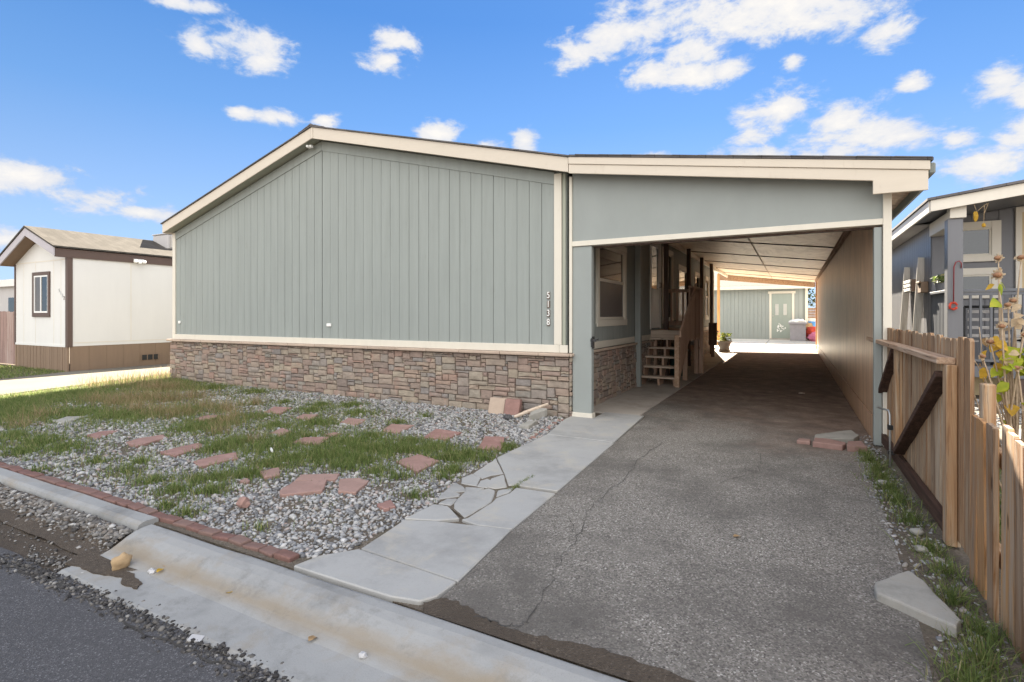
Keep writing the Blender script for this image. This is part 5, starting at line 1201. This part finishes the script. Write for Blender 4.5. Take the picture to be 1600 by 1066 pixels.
# ------------------------------------------------------------------ gravel and grass (uncountable)
def inpoly(px, py, poly):
    c = np.zeros(len(px), bool); n = len(poly)
    for i in range(n):
        x0_, y0_ = poly[i]; x1_, y1_ = poly[(i+1) % n]
        if y0_ == y1_: continue
        cond = ((y0_ > py) != (y1_ > py)) & (px < (x1_-x0_)*(py-y0_)/(y1_-y0_)+x0_); c ^= cond
    return c
def fast_mesh(name, verts, faces, mat, label, cat='gravel', kind='stuff'):
    me = bpy.data.meshes.new(name); k = faces.shape[1]
    me.vertices.add(len(verts)); me.vertices.foreach_set('co', verts.astype(np.float32).ravel())
    me.loops.add(faces.size); me.loops.foreach_set('vertex_index', faces.astype(np.int32).ravel())
    me.polygons.add(len(faces)); me.polygons.foreach_set('loop_start', np.arange(0, faces.size, k, dtype=np.int32))
    try: me.polygons.foreach_set('loop_total', np.full(len(faces), k, dtype=np.int32))
    except Exception: pass
    me.update(calc_edges=True); me.validate(); me.materials.append(mat)
    o = bpy.data.objects.new(name, me); COL.objects.link(o); tag(o, label, cat, None, kind); return o
t = NT('asphalt_crumb'); M['crumb'] = t.done(t.ramp(t.island(), [(0,(.03,.028,.028)),(.6,(.075,.07,.068)),(.9,(.13,.12,.11)),(1,(.26,.25,.24))]), .9, None, .25)
bm = bmesh.new(); bmesh.ops.create_icosphere(bm, subdivisions=1, radius=1); ICV = np.array([v.co[:] for v in bm.verts]); ICF = np.array([[v.index for v in f.verts] for f in bm.faces]); bm.free()
def rocks(name, P, S, mat, label, flat=.62):
    n = len(P); k = len(ICV)
    jit = 1 + NR.uniform(-.30, .30, (n, k, 1)); a = NR.uniform(0, 6.283, n); sc = np.stack([S, S*NR.uniform(.55, 1, n), S*flat*NR.uniform(.7, 1.15, n)], 1)
    v = ICV[None]*jit*sc[:, None, :]; b_ = NR.uniform(-.45, .45, n)
    x = v[..., 0]*np.cos(a)[:, None]-v[..., 1]*np.sin(a)[:, None]; y = v[..., 0]*np.sin(a)[:, None]+v[..., 1]*np.cos(a)[:, None]; z = v[..., 2]+v[..., 0]*b_[:, None]
    v = np.stack([x, y, z], 2)+P[:, None, :]
    f = ICF[None]+(np.arange(n)*k)[:, None, None]
    return fast_mesh(name, v.reshape(-1, 3), f.reshape(-1, 3), mat, label)
def vnoise(x, y, s, seed=0):
    return np.array([mnoise.noise(Vector((a*s+seed*13.7, b*s-seed*5.1, seed))) for a, b in zip(x, y)])
GB = np.array([(-6.67,-3.56,.2),(-6.34,-3.1,.23),(-5.42,-2.89,.22),(-4.63,-4.16,.18),(-5.29,-4.16,.15),(-4.28,-4.45,.1),(-4.04,-4.17,.14),(-5.68,-2.92,.18),(-5.22,-2.21,.19),(-3.96,-2.61,.21),(-3.79,-2.96,.16),(-3.84,-2.05,.13),(-2.69,-3.13,.18),(-2.6,-3.4,.14),(-2.13,-3.15,.17),(-2.32,-2.57,.15),(-3.53,-1.32,.14),(-2.71,-1.94,.17),(-1.59,-2.54,.18),(-2.76,-1.2,.14),(-1.29,-2.7,.17),(-1.57,-3.28,.13),(-1.44,-3.08,.16),(-1.6,-3.55,.12),(-1.48,-3.83,.11),(-1.02,-2.98,.13),(-1.05,-2.58,.17),(-.81,-2.45,.14),(-.96,-3.21,.12),(-.57,-2.32,.14),(-.99,-2.22,.11),(-.24,-2.57,.13),(-.13,-2.38,.13),(.1,-2.39,.09),(.06,-2.87,.08),(.1,-3.08,.06),(.04,-1.92,.07),(-.27,-3.29,.07),(-.57,-3.24,.09),(.16,-3.6,.05),(-1.82,-1.47,.08),(-1.59,-2.19,.11),(-1.61,-4.39,.09),(-1.36,-4.26,.08),(-2.04,-4.33,.08),(-2.54,-4.29,.09),(-3.16,-4.26,.07),(-1.31,-4.63,.05),(-1.05,-4.64,.05),(-2.78,-4.06,.06),(-3.26,-4.67,.06),(-7.27,-.52,.19),(-5.95,-.51,.14),(-7.82,-.81,.19),(-4.51,-1.04,.08),(-3.81,-.95,.1),(-3.36,-.71,.1),(-1.76,-.94,.05),(-.28,-4.73,.02),(-.34,-4.58,.03),(-1.79,-4.1,.08),(-1.62,-4.01,.08),(-3.05,-2.35,.12),(-2.19,-2.86,.11),(-7.2,-3.6,.3),(-8.2,-3.3,.4),(-8.6,-2.2,.4),(-7.9,-4.2,.3),(-6.3,-4.3,.2),(-8.9,-.4,.3),(.07,-2.02,.07),(.05,-1.9,.06)])
DB = np.array([(-6.97,-2.13,.21),(-6.9,-1.87,.22),(-6.4,-1.83,.21),(-5.85,-2.55,.17),(-5.32,-2.56,.17),(-4.86,-2.59,.13),(-6.79,-2.4,.15),(-4.95,-2.36,.14),(-5.24,-1.91,.15),(-4.71,-1.94,.14),(-3.78,-2.51,.15),(-3.34,-2.93,.09),(-4.81,-1.34,.12),(-6.38,-1.43,.17),(-2.53,-3.04,.07),(-7.65,-1.03,.18),(-7.92,-1.17,.18),(-7.43,-2.38,.16),(-6.52,-3.47,.13),(-5.92,-3.88,.1),(-4.08,-2.17,.11),(-8.3,-1.0,.2)])
LAWN = [(-9.1,-.4),(-6.,-.9),(-3.6,-1.35),(-2.0,-2.0),(-1.0,-2.1),(.1,-2.25),(.12,-3.0),(-.4,-3.35),(-1.05,-3.3),(-1.5,-3.7),(-1.4,-4.1),(-1.7,-4.5),(-2.3,-4.4),(-2.1,-3.95),(-2.6,-3.3),(-3.4,-3.0),(-4.6,-3.3),(-5.5,-4.0),(-6.5,-4.5),(-9,-4.6)]
def grassiness(x, y):
    g = np.zeros(len(x))
    for bx_, by_, r_ in np.vstack([GB, DB]): g = np.maximum(g, 1.25 - np.hypot(x-bx_, y-by_)/(r_*2.3))
    return np.clip(g, 0, 1)
YARD = [(-9.0,-4.70),(.28,-4.71),(.455,-4.45),(.42,-3.7),(.30,-3.3),(.22,-2.9),(.19,-2.2),(.18,-1.2),(.035,-.25),(-.03,-.08),(-9.35,-.09),(-9.2,-3.0)]
n = 150000; px = NR.uniform(-9.3, .4, n); py = NR.uniform(-4.72, -.06, n)
# keep more, smaller stones near the camera
ok = inpoly(px, py, YARD)
for poly in KEEP: ok &= ~inpoly(px, py, poly)
px, py = px[ok], py[ok]; g = grassiness(px, py); nz = vnoise(px, py, 1.4, 2)
dist = np.hypot(px-2.77, py+6.87)
prob = np.clip(1.0-.93*g, 0, 1)*np.clip(1.1-np.maximum(0, -px-5.2)*.33, .06, 1)*np.clip(.78+nz*.7, .12, 1)*np.clip(4.2/dist, .3, 1)
ok = NR.random(len(px)) < prob*.9; px, py, dist = px[ok], py[ok], dist[ok]
S = np.clip(NR.lognormal(-4.5, .36, len(px)), .005, .028)*np.clip(.85+dist*.055, 1, 1.6)
rocks('gravel', np.stack([px, py, SOIL+S*.28], 1), S, M['gravel'], 'loose grey and white gravel covering the front yard')
# street debris: gravel against the kerb, dark grit along the asphalt edge
n = 3400; px = NR.uniform(-5.5, -1.08, n); py = -4.975-np.abs(NR.normal(0, .07, n)); S = np.clip(NR.lognormal(-4.25, .35, n), .006, .028)
n2_ = 700; px2 = NR.uniform(-1.5, .3, n2_); py2 = -5.36+NR.normal(0, .05, n2_)+.04*np.sin(px2*5); S2 = np.clip(NR.lognormal(-4.9, .45, n2_), .003, .018)
n3_ = 420; px3 = NR.uniform(.0, 2.2, n3_); py3 = -5.425+NR.normal(0, .018, n3_); S3 = np.clip(NR.lognormal(-4.9, .4, n3_), .003, .016)
n4_ = 800; px4 = NR.uniform(-3.2, -.6, n4_); py4 = NR.uniform(-5.36, -5.02, n4_); S4 = np.clip(NR.lognormal(-5.0, .4, n4_), .003, .014)
X_a = np.concatenate([px, px2, px3, px4]); Y_a = np.concatenate([py, py2, py3, py4]); S_a = np.concatenate([S, S2, S3, S4])
keep_ = NR.random(len(X_a)) < .75; X_a, Y_a, S_a = X_a[keep_], Y_a[keep_], S_a[keep_]*.9
rocks('street_gravel', np.stack([X_a, Y_a, -.108+S_a*.3+np.where(X_a < -1.03, np.clip(1-(-4.97-Y_a)/.20, 0, 1)*.085, 0)], 1), S_a, M['dirtygravel'], 'gravel washed into the gutter along the street edge')
n = 2200; px = NR.uniform(-1.6, 2.3, n); py = -5.425+NR.normal(0, .034, n)-.03*np.clip(-px, 0, 2); S = np.clip(NR.lognormal(-5.1, .5, n), .0025, .016)
rocks('asphalt_crumbs', np.stack([px, py, -.1+S*.3], 1), S, M['crumb'], 'dark crumbled asphalt along the street edge', .7)
n = 1500; px = NR.uniform(4.2, 8.5, n); py = NR.uniform(1.9, 4.6, n); S = np.clip(NR.lognormal(-3.6, .3, n), .012, .05)
rocks('gravel', np.stack([px, py, SOIL+S*.25], 1), S, M['gravel'], 'grey gravel before the porch of the slate blue house')
n = 900; ang = NR.random(n); px = 3.30+NR.uniform(0, .28, n); py = NR.uniform(-4.7, .6, n); S = np.clip(NR.lognormal(-4.6, .4, n), .004, .02)
rocks('gravel', np.stack([px, py, -.012+S*.25], 1), S, M['gravel'], 'scattered grit along the foot of the gate')

def blades(name, P, H, W, mat, label, cat, bend=.5, spread=.55):
    n = len(P); a = NR.uniform(0, 6.283, n); lean = NR.uniform(.05, spread, n); b = a+NR.uniform(-1, 1, n)
    dx, dy = np.cos(a), np.sin(a); sx_, sy_ = -np.sin(b), np.cos(b)
    ts = [0, .55, 1.]; ws = [1, .75, .04]; V_ = []
    for t_, w_ in zip(ts, ws):
        k = (lean*t_+bend*lean*t_*t_); zz = H*t_*(1-.35*lean*t_)
        c = P+np.stack([dx*k*H, dy*k*H, zz], 1); s = np.stack([sx_, sy_, np.zeros(n)], 1)*(W*w_*.5)[:, None]
        V_ += [c-s, c+s]
    v = np.stack(V_, 1).reshape(-1, 3); base = (np.arange(n)*6)[:, None]
    f = np.concatenate([base+np.array([0, 1, 3, 2]), base+np.array([2, 3, 5, 4])], 0)
    return fast_mesh(name, v, f, mat, label, cat)
def pts_in_blobs(B, dens, grow, zz=SOIL):
    out = []
    for bx_, by_, r_ in B:
        R_ = r_*grow; m = int(dens*R_*R_*3.14)+8; a = NR.uniform(0, 6.283, m); q = R_*np.abs(NR.normal(0, .55, m)); out.append(np.stack([bx_+q*np.cos(a)*1.25, by_+q*np.sin(a), np.full(m, zz)], 1))
    p = np.concatenate(out); ok = inpoly(p[:, 0], p[:, 1], YARD)
    for poly in KEEP: ok &= ~inpoly(p[:, 0], p[:, 1], poly)
    return p[ok]
P = pts_in_blobs(GB, 3000, 3.0)
clump = vnoise(P[:, 0], P[:, 1], 6., 5); P = P[NR.random(len(P)) < np.clip(.8+clump*1.3, .1, 1)]
n = 36000; px = NR.uniform(-9.2, .3, n); py = NR.uniform(-4.7, -.3, n); ok = inpoly(px, py, YARD) & inpoly(px, py, LAWN); nz = vnoise(px, py, 2.6, 9); ok &= NR.random(n) < np.clip(.5+nz*1.1, 0, 1)
for poly in KEEP: ok &= ~inpoly(px, py, poly)
P = np.concatenate([P, np.stack([px[ok], py[ok], np.full(ok.sum(), SOIL)], 1)])
blades('grass', P, NR.uniform(.025, .095, len(P)), NR.uniform(.003, .007, len(P)), M['grass'], 'patchy green grass and weeds growing through the yard gravel', 'grass')
P = pts_in_blobs(DB, 850, 2.5)
blades('dry_grass', P, NR.uniform(.05, .25, len(P)), NR.uniform(.002, .005, len(P)), M['dry'], 'dry tan weeds in the left half of the yard', 'weeds', .5, .8)
# thin grass everywhere in the yard
n = 30000; px = NR.uniform(-9.3, .3, n); py = NR.uniform(-4.7, -.1, n); nz = vnoise(px, py, 2.2, 7); ok = inpoly(px, py, YARD) & (NR.random(n) < np.clip((-px+.3)*.15+nz*.8, 0, .95))
for poly in KEEP: ok &= ~inpoly(px, py, poly)
px, py = px[ok], py[ok]
blades('sparse_grass', np.stack([px, py, np.full(len(px), SOIL)], 1), NR.uniform(.02, .06, len(px)), NR.uniform(.003, .006, len(px)), M['grass'], 'thin low grass between the gravel stones', 'grass')
# the sunlit strip between the yard and the neighbour's drive, and the shaded lawn before the white house
STRIP = [(-8.75,-4.75),(-8.2,-4.75),(-8.9,-.1),(-9.45,.2),(-9.5,3),(-10.6,3),(-10.42,.5),(-9.5,-2.85)]
n = 26000; px = NR.uniform(-10.7, -8.1, n); py = NR.uniform(-4.75, 3., n); ok = inpoly(px, py, STRIP); px, py = px[ok], py[ok]
blades('strip_grass', np.stack([px, py, np.full(len(px), SOIL)], 1), NR.uniform(.03, .09, len(px)), NR.uniform(.004, .009, len(px)), M['grass'], 'sunlit grass strip beside the neighbour driveway', 'grass')
n = 2200; px = NR.uniform(-10.2, -8.3, n); py = NR.uniform(-1.8, .6, n); ok = inpoly(px, py, STRIP); px, py = px[ok], py[ok]
blades('strip_weeds', np.stack([px, py, np.full(len(px), SOIL)], 1), NR.uniform(.10, .32, len(px)), NR.uniform(.003, .007, len(px)), M['dry'], 'tall sunlit dry weeds by the left house corner', 'weeds', .4, .6)
n = 200; px = NR.uniform(-10.5, -9.6, n); py = NR.uniform(1.3, 2.2, n)
n = 30000; px = NR.uniform(-24, -12.6, n); py = NR.uniform(-4.7, -.45, n); ok = inpoly(px, py, [(-24,-4.75),(-11.4,-4.75),(-12.6,-1.95),(-13.25,-.45),(-24,-.35)]); px, py = px[ok], py[ok]
blades('lawn', np.stack([px, py, np.full(len(px), SOIL)], 1), NR.uniform(.04, .09, len(px)), NR.uniform(.006, .013, len(px)), M['grass'], 'shaded lawn before the white mobile home', 'grass')
# weeds along the gate and pickets
B2 = [(3.42,-.75,.12),(3.44,-1.05,.10),(3.43,-1.35,.14),(3.44,-1.7,.12),(3.46,-2.0,.12),(3.47,-2.4,.12),(3.48,-2.9,.10),(3.50,-3.2,.10),(3.46,-3.55,.10),(3.50,-3.85,.12),(3.44,-4.1,.12),(3.36,-4.3,.14),(3.5,-4.5,.12),(3.40,-.5,.08)]
out = []
for bx_, by_, r_ in B2:
    m = int(6500*r_*r_*3.14)+10; a = NR.uniform(0, 6.283, m); q = r_*np.abs(NR.normal(0, .6, m)); out.append(np.stack([np.minimum(bx_+q*np.cos(a), 3.59), by_+q*np.sin(a)*1.5, np.full(m, -.012)], 1))
P = np.concatenate(out); P = P[~inpoly(P[:, 0], P[:, 1], [(3.13,-3.72),(3.14,-3.60),(3.31,-3.40),(3.36,-3.50),(3.43,-3.85),(3.40,-3.92)])]
blades('gate_weeds', P, NR.uniform(.03, .11, len(P)), NR.uniform(.0025, .006, len(P)), M['grass'], 'low weeds along the foot of the gate and picket fence', 'weeds', .6, .9)
n = 7000; px = 3.8+np.abs(NR.normal(0, .45, n)); py = NR.uniform(-4.8, .2, n)
blades('neighbor_grass', np.stack([px, py, np.full(n, SOIL)], 1), NR.uniform(.04, .13, n), NR.uniform(.004, .009, n), M['grass'], 'sunlit weeds on the far side of the pickets', 'weeds')
n = 400; px = .76+NR.normal(0, .012, n); py = NR.uniform(-3.15, -2.72, n)+0; 
blades('crack_weeds', np.stack([px-.12*(py+3.15)*0, py, np.full(n, -.02)], 1), NR.uniform(.02, .05, n), NR.uniform(.003, .005, n), M['grass'], 'small weeds growing in the walkway crack', 'weeds')
